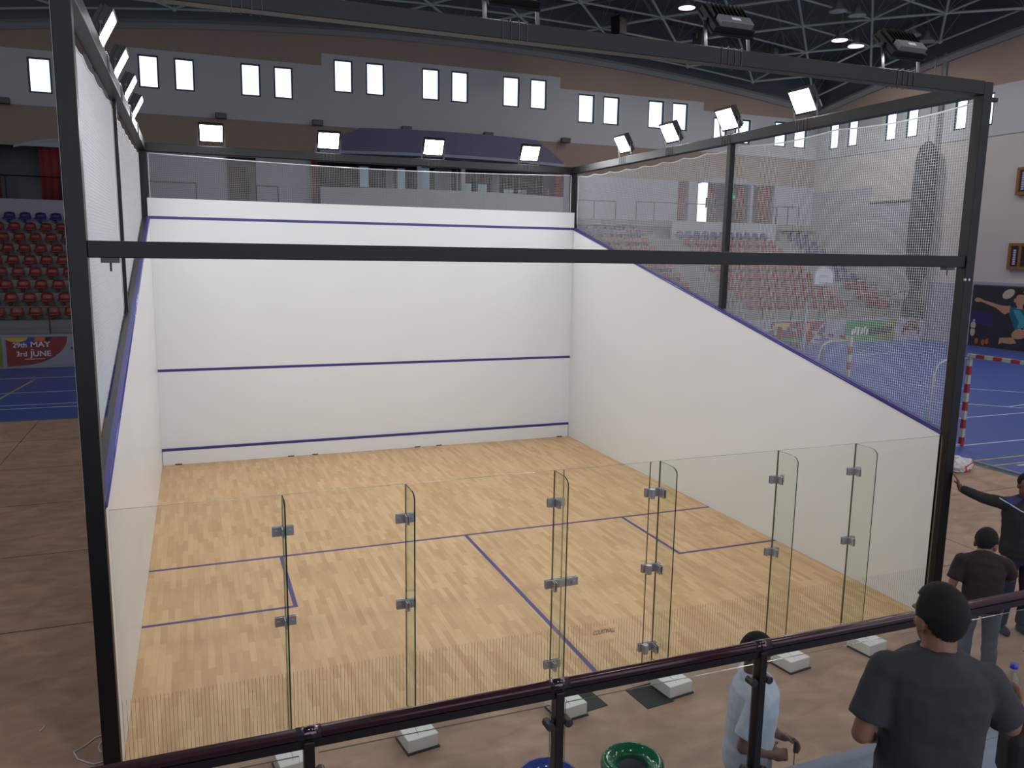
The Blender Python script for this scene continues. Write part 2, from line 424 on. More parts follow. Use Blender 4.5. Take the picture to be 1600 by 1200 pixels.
def window_unit(n, x0, x1, z0, z1, side):
    root = bpy.data.objects.new('window_%d' % n, None); COL.objects.link(root); root['kind'] = 'structure'
    f = MB(); t = .07
    if side == 'far':
        g = lambda u, z, d: (u, YF+d, z)
    else:
        g = lambda u, z, d: (XR+d, u, z)
    for (a, c, e, h) in ((x0, x1, z0, z0+t), (x0, x1, z1-t, z1), (x0, x0+t, z0+t, z1-t), (x1-t, x1, z0+t, z1-t)):
        f.prism([g(a, e, .02), g(c, e, .02), g(c, h, .02), g(a, h, .02)], Vector(g(0, 0, .14))-Vector(g(0, 0, 0)))
    f.build('window_frame', 'wframe', root)
    p = MB(); p.prism([g(x0+t, z0+t, .10), g(x1-t, z0+t, .10), g(x1-t, z1-t, .10), g(x0+t, z1-t, .10)], Vector(g(0, 0, .12))-Vector(g(0, 0, .1)))
    p.build('pane', 'wglass', root)
    if side == 'far' and x0 > 19:
        s = MB(); s.box(x1, x1+.1, YF-.02, YF, z0, z1+.08); s.box(x0, x1, YF-.02, YF, z1, z1+.08); s.build('window_trim', 'reveal', root)
    if side == 'right':
        s = MB(); s.box(XR-.02, XR, x1, x1+.22, z0, z1); s.build('window_trim', 'reveal', root)
for i, h in enumerate(WF): window_unit(i+1, *h, 'far')
for i, (a, c) in enumerate(WR): window_unit(len(WF)+i+1, a, c, WRZ[0], WRZ[1], 'right')

# concourse behind the arches
b = MB(); b.box(XL, 6.0, 37.3, 37.5, 5.9, 8.9)
b.box(19.0, 29.95, 37.3, 37.5, 5.9, 8.9); b.box(31.2, XR, 37.3, 37.5, 5.9, 8.9); b.box(XL, XR, 37.4, 37.6, 4.9, 5.9); b.box(XL, XR, YF, YF+.1, 4.9, 5.6); b.box(XR, XR+.2, YF, 37.6, 4.9, 9.0); b.box(XL-.2, XL, YF, 37.6, 4.9, 9.0); b.box(29.95, 31.2, 37.3, 37.5, 8.6, 8.9)
struct(b.build('wall_concourse', 'grey_wall'))
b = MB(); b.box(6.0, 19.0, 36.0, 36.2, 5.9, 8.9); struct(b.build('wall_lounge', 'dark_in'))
b = MB(); b.box(XL, XR, YF+.27, 37.5, 8.9, 9.0); struct(b.build('ceiling_concourse', 'grey_wall'))
b = MB(); b.box(2.6, 3.5, 37.22, 37.29, 5.93, 8.1); struct(b.build('door_1', 'board_wood'))
b = MB(); b.box(29.95, 31.2, 37.4, 37.45, 5.93, 8.6); struct(b.build('door_2', 'door_bright'))
# wall with arched opening piers at balcony level (x ranges), between concourse floor and the brown wall
b = MB()
for x0, x1 in ((XL, -8.5), (-4.0, 2.3), (3.6, 6.15), (18.8, 26.1), (26.8, 27.35), (31.0, 31.2), (32.7, XR)):
    b.box(x0, x1, YF, YF+.25, 5.92, 8.15)
struct(b.build('wall_far_lower', 'grey_wall'))
# shallow arches under the brown wall
for x0, x1, nm in ((27.4, 31.5, 0), (-6.0, -2.2, 0)):
    b = MB(); n = 16; h = .36
    up_ = [(x0+(x1-x0)*i/n, 8.15+h*math.sin(PI*i/n)) for i in range(n+1)]
    # pale soffit strip following the arch line, set just proud of the wall
    for i in range(n):
        (a, za), (c, zc) = up_[i], up_[i+1]
        b.prism([(a, YF-.06, za-.1), (c, YF-.06, zc-.1), (c, YF-.06, zc), (a, YF-.06, za)], (0, .3, 0))
    struct(b.build('trim_6', 'b_white'))
    b = MB()
    for i in range(n):
        (a, za), (c, zc) = up_[i], up_[i+1]
        b.prism([(a, YF-.03, 8.14), (c, YF-.03, 8.14), (c, YF-.03, zc-.09), (a, YF-.03, za-.09)], (0, .02, 0))
    struct(b.build('trim_7', 'grey_wall'))
# central lounge balcony: parapet, navy canopy, pale rim
n = 14
def bow(x): return 1.2*math.sin(PI*max(0, min(1, (x-6.4)/12.4)))
xsb = [6.4+12.4*i/n for i in range(n+1)]
b = MB(); c_ = MB(); d_ = MB()
for i in range(n):
    x0, x1 = xsb[i], xsb[i+1]; y0, y1 = 32.9-bow(x0), 32.9-bow(x1)
    b.prism([(x0, y0, 5.6), (x1, y1, 5.6), (x1, y1, 6.95), (x0, y0, 6.95)], (0, .14, 0))
    t0 = max(0, min(1, min(x0-6.4, 18.8-x0)/1.6)); t1 = max(0, min(1, min(x1-6.4, 18.8-x1)/1.6))
    c_.prism([(x0, y0, 8.62), (x1, y1, 8.62), (x1, y1, 8.62+1.0*t1+.02), (x0, y0, 8.62+1.0*t0+.02)], (0, .9, 0))
    d_.prism([(x0, y0-.1, 8.46), (x1, y1-.1, 8.46), (x1, y1-.1, 8.6), (x0, y0-.1, 8.6)], (0, 1.0, 0))
struct(b.build('wall_lounge_parapet', 'white_wall')); struct(c_.build('wall_lounge_canopy', 'navy')); struct(d_.build('trim_8', 'b_white'))

# curtains in the arches
def curtain(x0, x1, y, z0, z1, label, m='red_curtain'):
    mb = MB(); n = int((x1-x0)/.06)+2; vs = []
    for i in range(n):
        x = x0+(x1-x0)*i/(n-1); o = .05*math.sin(i*1.3)
        vs += [(x, y+o, z0), (x, y+o, z1), (x, y+o+.02, z0), (x, y+o+.02, z1)]
    fs = []
    for i in range(n-1):
        a = 4*i; fs += [(a, a+4, a+5, a+1), (a+2, a+3, a+7, a+6), (a+1, a+5, a+7, a+3), (a, a+2, a+6, a+4)]
    fs += [(0, 1, 3, 2), (4*n-4, 4*n-2, 4*n-1, 4*n-3)]
    mb.add(vs, fs); return tag(mb.build('curtain', m, smooth=True), label, 'curtain', None)
curtain(-5.14, -4.02, 33.75, 5.93, 8.2, 'wide dark red curtain closing the arch behind the left seats')
curtain(-8.2, -6.6, 33.75, 5.93, 8.2, 'dark red curtain at the far left edge of the hall above the blue seats')
curtain(6.05, 6.33, 33.2, 5.93, 8.45, 'narrow red curtain strip at the left end of the lounge balcony')
curtain(18.45, 18.9, 33.2, 5.93, 8.45, 'narrow red curtain strip at the right end of the lounge balcony')
curtain(26.3, 26.75, 33.8, 5.93, 8.25, 'brownish red curtain at the left edge of the right-hand arch')
curtain(28.4, 28.85, 34.0, 5.93, 8.25, 'thin red curtain beside the bright doorway')
curtain(30.4, 30.95, 34.0, 5.93, 8.25, 'red curtain to the right of the green exit sign')
curtain(31.7, 32.65, 33.8, 5.93, 8.25, 'red curtain at the right edge of the right-hand arch')
tag(MB().box(29.95, 30.2, 33.9, 33.95, 7.35, 7.55).box(30.06, 30.09, 33.91, 33.94, 7.55, 8.9).build('exit_sign', 'green_sign'), 'small green exit sign hanging in the right-hand arch', 'sign')
# lounge glazing
k = 0
for (x0, x1, z0, z1, lit) in ((8.75, 9.3, 7.5, 8.3, 1), (10.1, 10.6, 7.1, 8.3, 0), (10.7, 11.2, 7.1, 8.3, 1), (11.8, 12.5, 7.0, 8.4, 1), (12.7, 13.7, 7.0, 8.4, 0), (14.1, 14.8, 6.9, 7.7, 1), (15.1, 15.7, 6.9, 7.7, 1), (16.6, 17.2, 6.9, 7.5, 1), (17.4, 18.0, 6.9, 7.5, 0), (13.9, 14.05, 6.9, 8.4, 0), (15.9, 16.4, 6.9, 8.3, 0)):
    k += 1
    b = MB(); b.box(x0, x1, 35.9, 35.99, z0-.3, z1, 0); b.box(x0+.05, x1-.05, 35.86, 35.9, z0-.25, z1-.05, 1)
    struct(b.build('window_%d' % (40+k), ['dark_steel', 'pane_dim' if lit else 'grey_wall']))

# roof deck and space frame
b = MB(); n = 24
vs = []; fs = []
for j in range(n+1):
    for i in range(n+1):
        x = XL+(XR-XL)*i/n; y = YN+(YF-YN)*j/n
        vs.append((x, y, roof_z(x, y)+2.4))
for j in range(n):
    for i in range(n):
        a = j*(n+1)+i; fs.append((a, a+1, a+n+2, a+n+1))
b.add(vs, fs)
b.add([(x, y, z+.25) for x, y, z in vs], fs)
struct(b.build('ceiling', 'deck'))
# panel above the cornice closing the eaves
b = MB()
for i in range(40):
    x0, x1 = xs[i], xs[i+1]
    b.prism([(x0, YF, roof_z(x0, YF)), (x1, YF, roof_z(x1, YF)), (x1, YF, roof_z(x1, YF)+2.6), (x0, YF, roof_z(x0, YF)+2.6)], (0, .2, 0))
    y0, y1 = ys[i], ys[i+1]
    b.prism([(XR, y0, roof_z(XR, y0)), (XR, y1, roof_z(XR, y1)), (XR, y1, roof_z(XR, y1)+2.6), (XR, y0, roof_z(XR, y0)+2.6)], (.2, 0, 0))
struct(b.build('wall_eaves', 'deck'))
S = 2.1
lo, web, upc = MB(), MB(), MB()
X0, Y0 = 29.85, 28.2      # a measured node of the lower layer
def nd(i, j, dz=0):
    x = X0+S*i; y = Y0+S*j
    return Vector((x, y, roof_z(x, y)+dz))
def inside(p): return XL < p.x < XR and YN+2 < p.y < YF
for i in range(-19, 3):
    for j in range(-14, 3):
        p = nd(i, j)
        if not inside(p): continue
        if (i+j) % 2 == 0:
            for di, dj in ((1, 1), (1, -1)):
                q = nd(i+di, j+dj)
                if inside(q): lo.tube([p, q], .055, 6)
            q = nd(i+2, j) if i <= -1 else nd(i, j+2)
            if inside(q): lo.tube([p, q], .045, 6)
            lo.lathe([(0.001, -.12), (.1, -.06), (.12, 0), (.1, .06), (0.001, .12)], p, 8)
            for di, dj in ((1, 0), (-1, 0), (0, 1), (0, -1)):
                q = nd(i+di, j+dj, 1.9)
                if inside(q): web.tube([p, q], .022, 4)
            web.tube([p, p+Vector((.5, .4, 1.9))], .016, 4)
        else:
            a = nd(i, j, 1.9)
            for di, dj in ((1, 1), (1, -1)):
                q = nd(i+di, j+dj, 1.9)
                if inside(q): upc.tube([a, q], .06, 4)
tr = thing('roof_truss', 'grey tubular space frame truss under the dark roof', 'roof truss', (0, 0, 0)); tr['kind'] = 'structure'
for mb, nm, mt in ((lo, 'lower_chord', 'truss'), (web, 'web_bar', 'truss_thin'), (upc, 'upper_chord', 'truss_thin')):
    o = mb.build(nm, mt, tr); o['kind'] = 'stuff'

# plywood around the court, court floor
b = MB(); b.box(XL+.1, 15.2, -3.0, 15.0, -.03, -.008)
struct(b.build('floor_plywood', 'ply'))
b = MB()
for x in (-7.6, -5.2, -2.84, 10.9, 13.3): b.box(x, x+.012, -2.9, 15, -.009, -.0065)
for y in (2.97, 5.4, 7.85, 10.3, 12.75): b.box(XL+.2, -.2, y, y+.014, -.009, -.0065); b.box(8.7, 15.2, y-1.9, y-1.886, -.009, -.0065)
b.box(8.7, 15.2, -1.0, -.985, -.009, -.0065)
struct(b.build('trim_9', 'board_dark'))
b = MB(); b.box(15.2, 15.27, -3, 15.0, -.03, .0, 0); b.box(XL, 15.27, 15, 15.06, -.03, 0, 0)
struct(b.build('trim_10', 'green_mark'))
b = MB(); b.box(-.0, W, 0.0, L, -.008, .0)
struct(b.build('floor_court', 'parquet'))

# ================================================================ COURT LINES
LW = .05
def floor_line(x0, x1, y0, y1, label):
    return tag(MB().box(x0, x1, y0, y1, .0002, .0018).build('court_line', 'blue_line'), label, 'floor line')
floor_line(0.003, W-.003, 4.26, 4.31, 'long blue short line running across the whole parquet floor')
floor_line(W/2-.015, W/2+.035, .003, 4.259, 'blue half court line running from the short line towards the glass back wall')
def service_box(x0, x1, wall_right, label):
    t = MB()
    t.box(x0, x1, 2.61, 2.66, .0002, .0018)
    xi = x0 if wall_right else x1-LW
    t.box(xi, xi+LW, 2.66, 4.26, .0002, .0018)
    return tag(t.build('service_box_line', 'blue_line'), label, 'floor line')
service_box(.003, 1.65, False, 'blue service box outline on the left of the parquet floor')
service_box(W-1.65, W-.003, True, 'blue service box outline on the right of the parquet floor')

# ================================================================ COURT WALLS
def side_z(y): return 2.13+(4.57-2.13)*y/L
# front wall
fw = thing('front_wall_panel', 'tall white squash court front wall with blue lines', 'court wall', (W/2, L, 0))
def P(fn): return fn
o = MB().box(-W/2-.02, W/2+.02, .0, .12, .27, 4.94).build('wall_sheet', 'panel', fw)
MB().box(-W/2+.003, W/2-.003, -.003, 0, 4.57, 4.62).build('out_line', 'blue_line', fw)
MB().box(-W/2+.003, W/2-.003, -.003, 0, 1.78, 1.83).build('service_line', 'blue_line', fw)
tn = MB().box(-W/2+.003, W/2-.003, -.02, .12, .002, .272).build('tin', 'panel', fw)
MB().box(-W/2+.003, W/2-.003, -.03, .0, .272, .322).build('tin_line', 'blue_line', fw, bevel=.006)
for x in (.28, 2.35, 2.82, 4.93, 5.4, 8.2):
    MB().box(x-W/2-.06, x-W/2+.06, -.032, -.02, 0.002, .02).build('tin_clip', 'dark_steel', fw)
for x in (-W/2+.004, W/2-.008): MB().box(x, x+.004, -.022, -.0, .0, .272).build('corner_joint', 'dark_steel', fw)
# side walls
def side_wall(x, sgn, label):
    r = thing('side_wall_panel', label, 'court wall', (x, 0, 0))
    pts = [(0, .035, 0.002), (0, L, 0.002), (0, L, side_z(L)-.0), (0, .035, side_z(0))]
    MB().prism(pts, (sgn*.1, 0, 0)).build('wall_sheet', 'panel', r)
    # blue bead along the sloping top
    b = MB()
    b.prism([(-sgn*.004, .035, side_z(0)), (-sgn*.004, L, side_z(L)), (-sgn*.004, L, side_z(L)+.05), (-sgn*.004, .035, side_z(0)+.05)], (sgn*.045, 0, 0))
    b.build('out_line', 'blue_line', r)
    b = MB(); b.prism([(sgn*.042, .035, side_z(0)), (sgn*.042, L, side_z(L)), (sgn*.042, L, side_z(L)+.03), (sgn*.042, .035, side_z(0)+.03)], (sgn*.058, 0, 0)); b.build('top_capping', 'dark_steel', r)
    b = MB(); b.tube([(-sgn*.002, .04, side_z(0)+.02), (-sgn*.002, L-.01, side_z(L)+.02)], .014, 8); b.build('bead', 'blue_bead', r, smooth=True)
    return r
side_wall(0, -1, 'white left side wall of the court with a sloping blue top edge')
side_wall(W, 1, 'white right side wall of the court with a sloping blue top edge')

# ================================================================ STEEL FRAME
fr = thing('court_gantry', 'black square steel tube frame standing around and over the court', 'frame', (0, 0, 0))
PX = (-.062, W+.062); T = .062
for px in PX:
    for py in (0, L+.19):
        o = MB().box(px-T, px+T, py-T, py+T, -.008, 5.9).build('corner_post', 'frame', fr, bevel=.006)
        MB().box(px-T-.04, px+T+.04, py-T-.04, py+T+.04, -.008, .012).build('base_plate', 'frame', fr)
zb, zt = 5.765, 5.905
MB().box(PX[0]+T, PX[1]-T, -T, T, zb, zt).build('top_beam', 'frame', fr, bevel=.006)
MB().box(PX[0]+T, PX[1]-T, L+.12, L+.245, zb, zt).build('top_beam', 'frame', fr, bevel=.006)
for px in PX: MB().box(px-T, px+T, T, L+.12, zb, zt).build('top_beam', 'frame', fr, bevel=.006)
MB().box(PX[0]+T, PX[1]-T, -.045, .045, 3.99, 4.11).build('cross_beam', 'frame', fr, bevel=.006)
for px in PX:
    if px > 0: MB().box(px-.045, px+.045, 4.28, 4.37, side_z(4.3)+.04, zb).build('mid_post', 'frame', fr, bevel=.004)
    else: MB().box(px-.05, px-.01, 4.50, 4.56, side_z(4.5)+.0, zb).build('mid_post', 'frame', fr, bevel=.004)
# small fixing plates and bolts
for x, z in ((.14, 3.955), (W-.2, 3.96)):
    b = MB(); b.box(x-.06, x+.06, -.04, .04, z, z+.035); b.tube([(x, 0, z-.06), (x, 0, z+.02)], .008, 6); b.build('bolt', 'dark_steel', fr)
b = MB(); b.box(W+.12, W+.26, -.02, .02, 5.72, 5.76); b.build('bracket', 'frame', fr)
for x, z in ((W-.005, 3.86), (W+.05, 3.86)):
    b = MB(); b.tube([(x, -T-.012, z), (x, -T+.003, z)], .014, 10); b.build('bolt', 'steel', fr)

# ================================================================ NETS
def net(org, du, s0, s1, zb_, zt_, label, step=.031, th=.0027, sag_rope=True):
    org = Vector(org); du = Vector(du); nrm = du.cross(Vector((0, 0, 1)))
    r = thing('safety_net', label, 'net', org+du*s0+Vector((0, 0, zb_(s0))))
    off = -(org+du*s0+Vector((0, 0, zb_(s0))))
    mb = MB()
    N = int((s1-s0)/step); ss = [s0+step*i for i in range(N+1)]
    def pt(s, z): return org+du*s+Vector((0, 0, z))+off
    for s in ss:
        if zt_(s)-zb_(s) > .02: mb.bar(pt(s, zb_(s)), pt(s, zt_(s)), th, th, upv=nrm)
    zmin = min(zb_(s) for s in ss); zmax = max(zt_(s) for s in ss); z = zmin
    while z < zmax:
        run = None
        for i, s in enumerate(ss):
            ok = zb_(s) <= z <= zt_(s)
            if ok and run is None: run = s
            if (not ok or i == N) and run is not None:
                e = ss[i-1] if not ok else s
                if e > run: mb.bar(pt(run, z), pt(e, z), th, th, upv=nrm)
                run = None
        z += step
    mb.build('mesh_cords', 'net', r)
    fine = [s0+(s1-s0)*i/80 for i in range(81)]
    MB().tube([pt(s, zt_(s)) for s in fine], .009, 6).build('edge_rope', 'net', r, smooth=True)
    for e in (s0, s1):
        MB().tube([pt(e, zb_(e)), pt(e, zt_(e))], .007, 6).build('edge_rope', 'net', r)
    return r
def scal(a, b_, n, d, z0=5.74): return lambda s: z0-d*abs(math.sin(PI*n*(s-a)/(b_-a)))-.03*math.sin(PI*(s-a)/(b_-a))
net((W+.13, 0, 0), (0, 1, 0), .02, 4.34, lambda s: side_z(s)-.02, scal(.02, 4.34, 2, .05), 'near white cord net hanging above the right side wall')
net((W+.13, 0, 0), (0, 1, 0), 4.38, L+.08, lambda s: side_z(s)-.02, scal(4.41, L-.02, 8, .035, 5.72), 'far white cord net hanging above the right side wall')
net((-.13, 0, 0), (0, 1, 0), .02, 4.49, lambda s: side_z(s)-.02, scal(.09, 4.24, 5, .03, 5.72), 'near white cord net hanging above the left side wall')
net((-.13, 0, 0), (0, 1, 0), 4.38, L+.08, lambda s: side_z(s)-.02, scal(4.41, L-.02, 8, .03, 5.71), 'far white cord net hanging above the left side wall')
net((0, L+.11, 0), (1, 0, 0), .03, W-.03, lambda s: 4.94, lambda s: 5.73-.08*math.sin(PI*s/W), 'long low white cord net hanging above the front wall', .033, .0020)

# ================================================================ GLASS BACK WALL
gw = thing('glass_back_wall', 'clear glass back wall of the court with upright glass fins', 'glass wall', (W/2, 0, 0))
GX = lambda x: x-W/2
joints = [.02, 1.27, 2.28, 3.66, 3.755, 4.66, 4.765, 6.15, 7.16, W-.02]
H = 2.13
def pane(x0, x1, name):
    g = .003
    mb = MB()
    mb.box(GX(x0)+g, GX(x1)-g, -.006, .006, .004, H)
    o = mb.build(name, ['glass', 'glass_edge_thin'], gw)
    for p in o.data.polygons:
        if abs(p.normal.y) < .5: p.material_index = 1
    return o
for i in range(len(joints)-1):
    x0, x1 = joints[i], joints[i+1]
    nm = 'glass_door' if i == 4 else ('glass_strip' if i in (3, 5) else 'glass_panel')
    pn = pane(x0, x1, nm)
    st = MB(); x = math.ceil(x0/.03)*.03
    while x < x1-.004:
        if x > x0+.004 and not (4.08 < x < 4.36): st.box(GX(x)-.0011, GX(x)+.0011, -.0068, -.0062, .006, .6)
        elif 4.08 <= x <= 4.36 and x > x0+.004:
            st.box(GX(x)-.0011, GX(x)+.0011, -.0068, -.0062, .006, .40); st.box(GX(x)-.0011, GX(x)+.0011, -.0068, -.0062, .55, .6)
        x += .03
    if st.v: st.build('printed_stripes', 'stripe', pn)
    if i == 4:
        text_mesh('COURTWALL', .062, 'logo_print', pn, 'printed_logo', face_cam(GX(4.22), -.0066, .485), .35, .0003, .62)
        text_mesh('SQUASH COURTS', .026, 'logo_print', pn, 'printed_logo', face_cam(GX(4.22), -.0066, .437), 0, .0003, .8) if False else None
# fins
FINS = [1.27, 2.28, 3.66, 4.765, 6.15, 7.16]
FDEP = [.22, .31, .30, .30, .30, .30]
for x, dp in zip(FINS, FDEP):
    pts = []; r = .09
    pts += [(GX(x)-.006, -.008, .12), (GX(x)-.006, -.008, H)]
    for k in range(7):
        a = PI/2*k/6
        pts.append((GX(x)-.006, -dp+r-r*math.sin(a), H-r*.35*(1-math.cos(a))*1.9))
    pts.append((GX(x)-.006, -dp, .12))
    o = MB().prism(pts, (.012, 0, 0), 0, 1).build('glass_fin', ['glass_fin', 'glass_edge'], gw)
# clamps (brackets of plates)
def clamp(x, z, kind, label=None):
    mb = MB(); cx = GX(x)
    if kind == 'fin':          # cross shaped patch: two plates on the pane and a pair gripping the fin
        mb.box(cx-.085, cx+.085, -.016, -.007, z-.04, z+.04)
        mb.box(cx-.085, cx+.085, .007, .016, z-.04, z+.04)
        for s in (-1, 1): mb.box(cx+s*.009-.004, cx+s*.009+.004, -.095, -.016, z-.04, z+.04)
        for s in (-1, 1): mb.tube([(cx+s*.055, -.022, z), (cx+s*.055, -.010, z)], .013, 10)
        mb.tube([(cx-.016, -.06, z), (cx+.016, -.06, z)], .012, 10)
    if kind == 'hinge':
        mb.box(cx-.10, cx+.10, -.016, -.007, z-.042, z+.042); mb.box(cx-.10, cx+.10, .007, .016, z-.042, z+.042)
        mb.tube([(cx-.045, -.045, z-.045), (cx-.045, -.045, z+.045)], .03, 14)
        mb.box(cx-.075, cx-.015, -.045, -.016, z-.04, z+.04)
        for s in (-1, 1): mb.box(cx+.055+s*.012-.004, cx+.055+s*.012+.004, -.11, -.016, z-.042, z+.042)
    if kind == 'lock':
        mb.box(cx-.09, cx+.24, -.02, -.007, z-.04, z+.04); mb.box(cx-.09, cx+.24, .007, .016, z-.04, z+.04)
        mb.tube([(cx+.19, -.045, z-.005), (cx+.19, -.018, z-.005)], .022, 14)
        for s in (-1, 1): mb.box(cx-.02+s*.009-.004, cx-.02+s*.009+.004, -.095, -.016, z-.05, z+.04)
        mb.box(cx-.01, cx+.2, -.024, -.02, z+.02, z+.032)
    nm = {'fin': 'glass_clamp', 'hinge': 'door_hinge', 'lock': 'door_lock'}[kind]
    return mb.build(nm, 'steel', gw, bevel=.0015)
for x in (1.27, 2.28, 3.68, 6.15, 7.16): clamp(x, 1.83, 'fin')
for x in (1.27, 2.28, 6.15, 7.16): clamp(x, 1.06, 'fin')
clamp(3.68, .25, 'fin')
for z in (1.83, 1.07, .25): clamp(4.71, z, 'hinge')
clamp(3.68, 1.05, 'lock')
# feet of the fins
order = ['foot of the leftmost fin', 'foot of the second fin from the left', 'foot under the fin beside the door lock', 'foot under the fin beside the door hinges', 'foot of the second fin from the right', 'foot of the rightmost fin']
for i, x in enumerate(FINS):
    T4 = TX(GX(x), -.38, 0) @ Matrix.Rotation(math.radians(8), 4, 'Z')
    mb = MB(); mb.box(-.145, .125, -.15, .135, .004, .115, 0, T4)
    o = mb.build('support_block', ['white_block'], gw, bevel=.006)
    MB().box(-.155, .135, -.165, .12, -.007, .006, 0, T4).build('support_base', 'dark_steel', gw)
    MB().box(GX(x)-.02, GX(x)-.017, -.49, -.27, .1152, .1158, 0).build('support_slot', 'dark_steel', gw)
def rmat(x, y, sx, sy, rz, label):
    o = MB().box(-sx/2, sx/2, -sy/2, sy/2, 0, .006).build('rubber_mat', 'mat_green'); o.location = (x, y, -.0078); o.rotation_euler.z = rz
    return tag(o, label, 'mat')
rmat(3.88, -.28, .3, .36, .14, 'dark green rubber mat under the white block beside the door lock')
rmat(4.50, -.42, .3, .36, .1, 'dark green rubber mat under the white block beside the door hinges')

# ================================================================ FLOODLIGHTS
def make_flood(label, loc, rz, tilt, group, lit=True):
    r = thing('floodlight', label, 'floodlight', loc, rz, group)
    T3 = TX(0, .04, .25) @ Matrix.Rotation(-tilt, 4, 'X')
    mb = MB(); w_, h_ = .21, .17
    mb.box(-w_, w_, -.045, .03, -h_, h_, 0, T3)
    mb.box(-w_-.012, w_+.012, .01, .036, -h_-.012, h_+.012, 0, T3)
    for k in range(9):
        x = -w_+.03+k*(2*w_-.06)/8
        mb.box(x-.004, x+.004, -.085, -.045, -h_+.12, h_-.01, 0, T3)
    hs = mb.build('housing', 'flood_body', r, bevel=.004)
    mb = MB(); mb.box(-w_+.02, w_-.02, .0362, .040, -h_+.02, h_-.02, 0, T3)
    mb.build('led_panel', 'flood_led' if lit else 'off_lamp', r)
    mb = MB(); mb.box(-w_+.04, w_-.04, -.10, -.045, -h_+.005, -h_+.11, 0, T3); d = mb.build('driver_box', 'flood_grey', r, bevel=.004)
    mb = MB(); mb.box(-.045, .045, -.1025, -.1002, -h_+.04, -h_+.075, 0, T3); mb.build('rating_label', 'flood_label', d)
    mb = MB()
    for s in (-1, 1):
        p = T3 @ Vector((s*(w_+.02), 0, 0))
        mb.bar((s*(w_+.02), 0, .012), p, .035, .006)
        mb.bar(p-Vector((s*.012, 0, 0)), p+Vector((s*.012, 0, 0)), .03)
    mb.box(-w_-.02, w_+.02, -.018, .018, .002, .010)
    for x in (-.1, -.03, .04, .11): mb.tube([(x, -.066, -.15), (x, -.066, .012), (x, .066, .012), (x, .066, -.15)], .004, 5)
    mb.build('bracket', 'dark_steel', r)
    if lit:
        ld = bpy.data.lights.new('floodlight_beam', 'AREA'); ld.shape = 'RECTANGLE'; ld.size = .36; ld.size_y = .28
        ld.energy = FLOOD_W; ld.color = (.95, .975, 1)
        lo_ = bpy.data.objects.new('floodlight_beam', ld); COL.objects.link(lo_); lo_.parent = r
        lo_.matrix_local = T3 @ TX(0, .048, 0) @ Matrix.Rotation(PI/2, 4, 'X')
    return r
TL = math.radians(31)
posn = ['leftmost', 'second from the left', 'third from the left', 'rightmost']
for i, x in enumerate((1.11, 3.23, 5.32, 7.42)):
    make_flood('lit floodlight over the front wall, '+posn[i]+' of four', (x, L+.18, zt), PI, TL, 'lit floodlights around the court frame')
near = ['nearest', 'second nearest', 'third nearest', 'farthest']
for i, y in enumerate((2.7, 4.38, 6.0, 7.66)):
    make_flood('lit floodlight on the right beam, '+near[i]+' of four', (W+.06, y, zt), PI/2, TL, 'lit floodlights around the court frame')
    make_flood('lit floodlight on the left beam, '+near[i]+' of four', (-.06, y-.05*i, zt), -PI/2, math.radians(28), 'lit floodlights around the court frame')
for i, x in enumerate((1.12, 3.18, 5.27, 7.33)):
    make_flood(['floodlight on the near beam by the left post', 'floodlight on the near beam with its black back showing, at the top middle', 'floodlight on the near beam with its black back showing, middle of three', 'floodlight on the near beam with its black back showing, by the right post'][i], (x, 0, zt), 0, math.radians(44), 'floodlights on the near beam')

# ================================================================ HALL LAMPS AND SPEAKERS ON THE ROOF
def high_bay(x, y, lit, label):
    z = roof_z(x, y)-.25
    r = thing('high_bay_lamp', label, 'lamp', (x, y, z), 0, 'round lamps under the roof truss')
    MB().lathe([(.02, .5), (.12, .45), (.14, .2), (.38, 0), (.40, -.02), (.36, -.02), (.13, .18)], n=20).build('lamp_shade', 'truss_thin', r, smooth=True)
    MB().lathe([(.001, -.035), (.36, -.03), (.37, -.01), (.001, -.01)], n=20).build('lamp_glass', 'pink_lamp' if lit else 'off_lamp', r)
    MB().tube([(0, 0, .48), (0, 0, 1.6)], .015, 5).build('hanger', 'truss_thin', r)
    if lit:
        ld = bpy.data.lights.new('lamp_beam', 'AREA'); ld.shape = 'DISK'; ld.size = .7
        ld.energy = HALL_W; ld.color = (1, .95, .93)
        lo_ = bpy.data.objects.new('lamp_beam', ld); COL.objects.link(lo_); lo_.parent = r; lo_.location = (0, 0, -.04)
high_bay(29.8, 25.9, True, 'glowing pinkish round lamp under the roof, left one of the close pair')
high_bay(30.9, 26.0, True, 'glowing pinkish round lamp under the roof, right one of the close pair')
high_bay(21.6, 26.4, True, 'glowing round lamp at the top edge of the view above the middle of the hall')
high_bay(27.6, 23.7, False, 'unlit round lamp near the top edge, left one of its pair')
high_bay(28.6, 23.6, False, 'unlit round lamp near the top edge, right one of its pair')
high_bay(32.1, 23.8, False, 'unlit round lamp right of the pinkish pair, left one of its pair')
high_bay(33.1, 23.9, False, 'unlit round lamp near the upper right wall, right one of its pair')
for j, y in enumerate((-10, -1, 8, 16.5)):  # unseen lamps added to brighten the blue floor, plywood and hall walls
    for i, x in enumerate((19, 25, 31)):
        high_bay(x, y, True, 'added unseen lamp brightening the hall from the roof, %s row, %s' % (['nearest', 'second', 'third', 'fourth'][j], ['left', 'middle', 'right'][i]))
for x, y, nm in ((-7, 4, 'nearer one on the far left'), (-7, 14, 'farther one on the far left'), (3, -6, 'over the balcony, left one'), (11, -6, 'over the balcony, right one')):  # more unseen fill lamps, added to lift the left plywood and balcony side
    high_bay(x, y, True, 'added unseen fill lamp under the roof, '+nm)
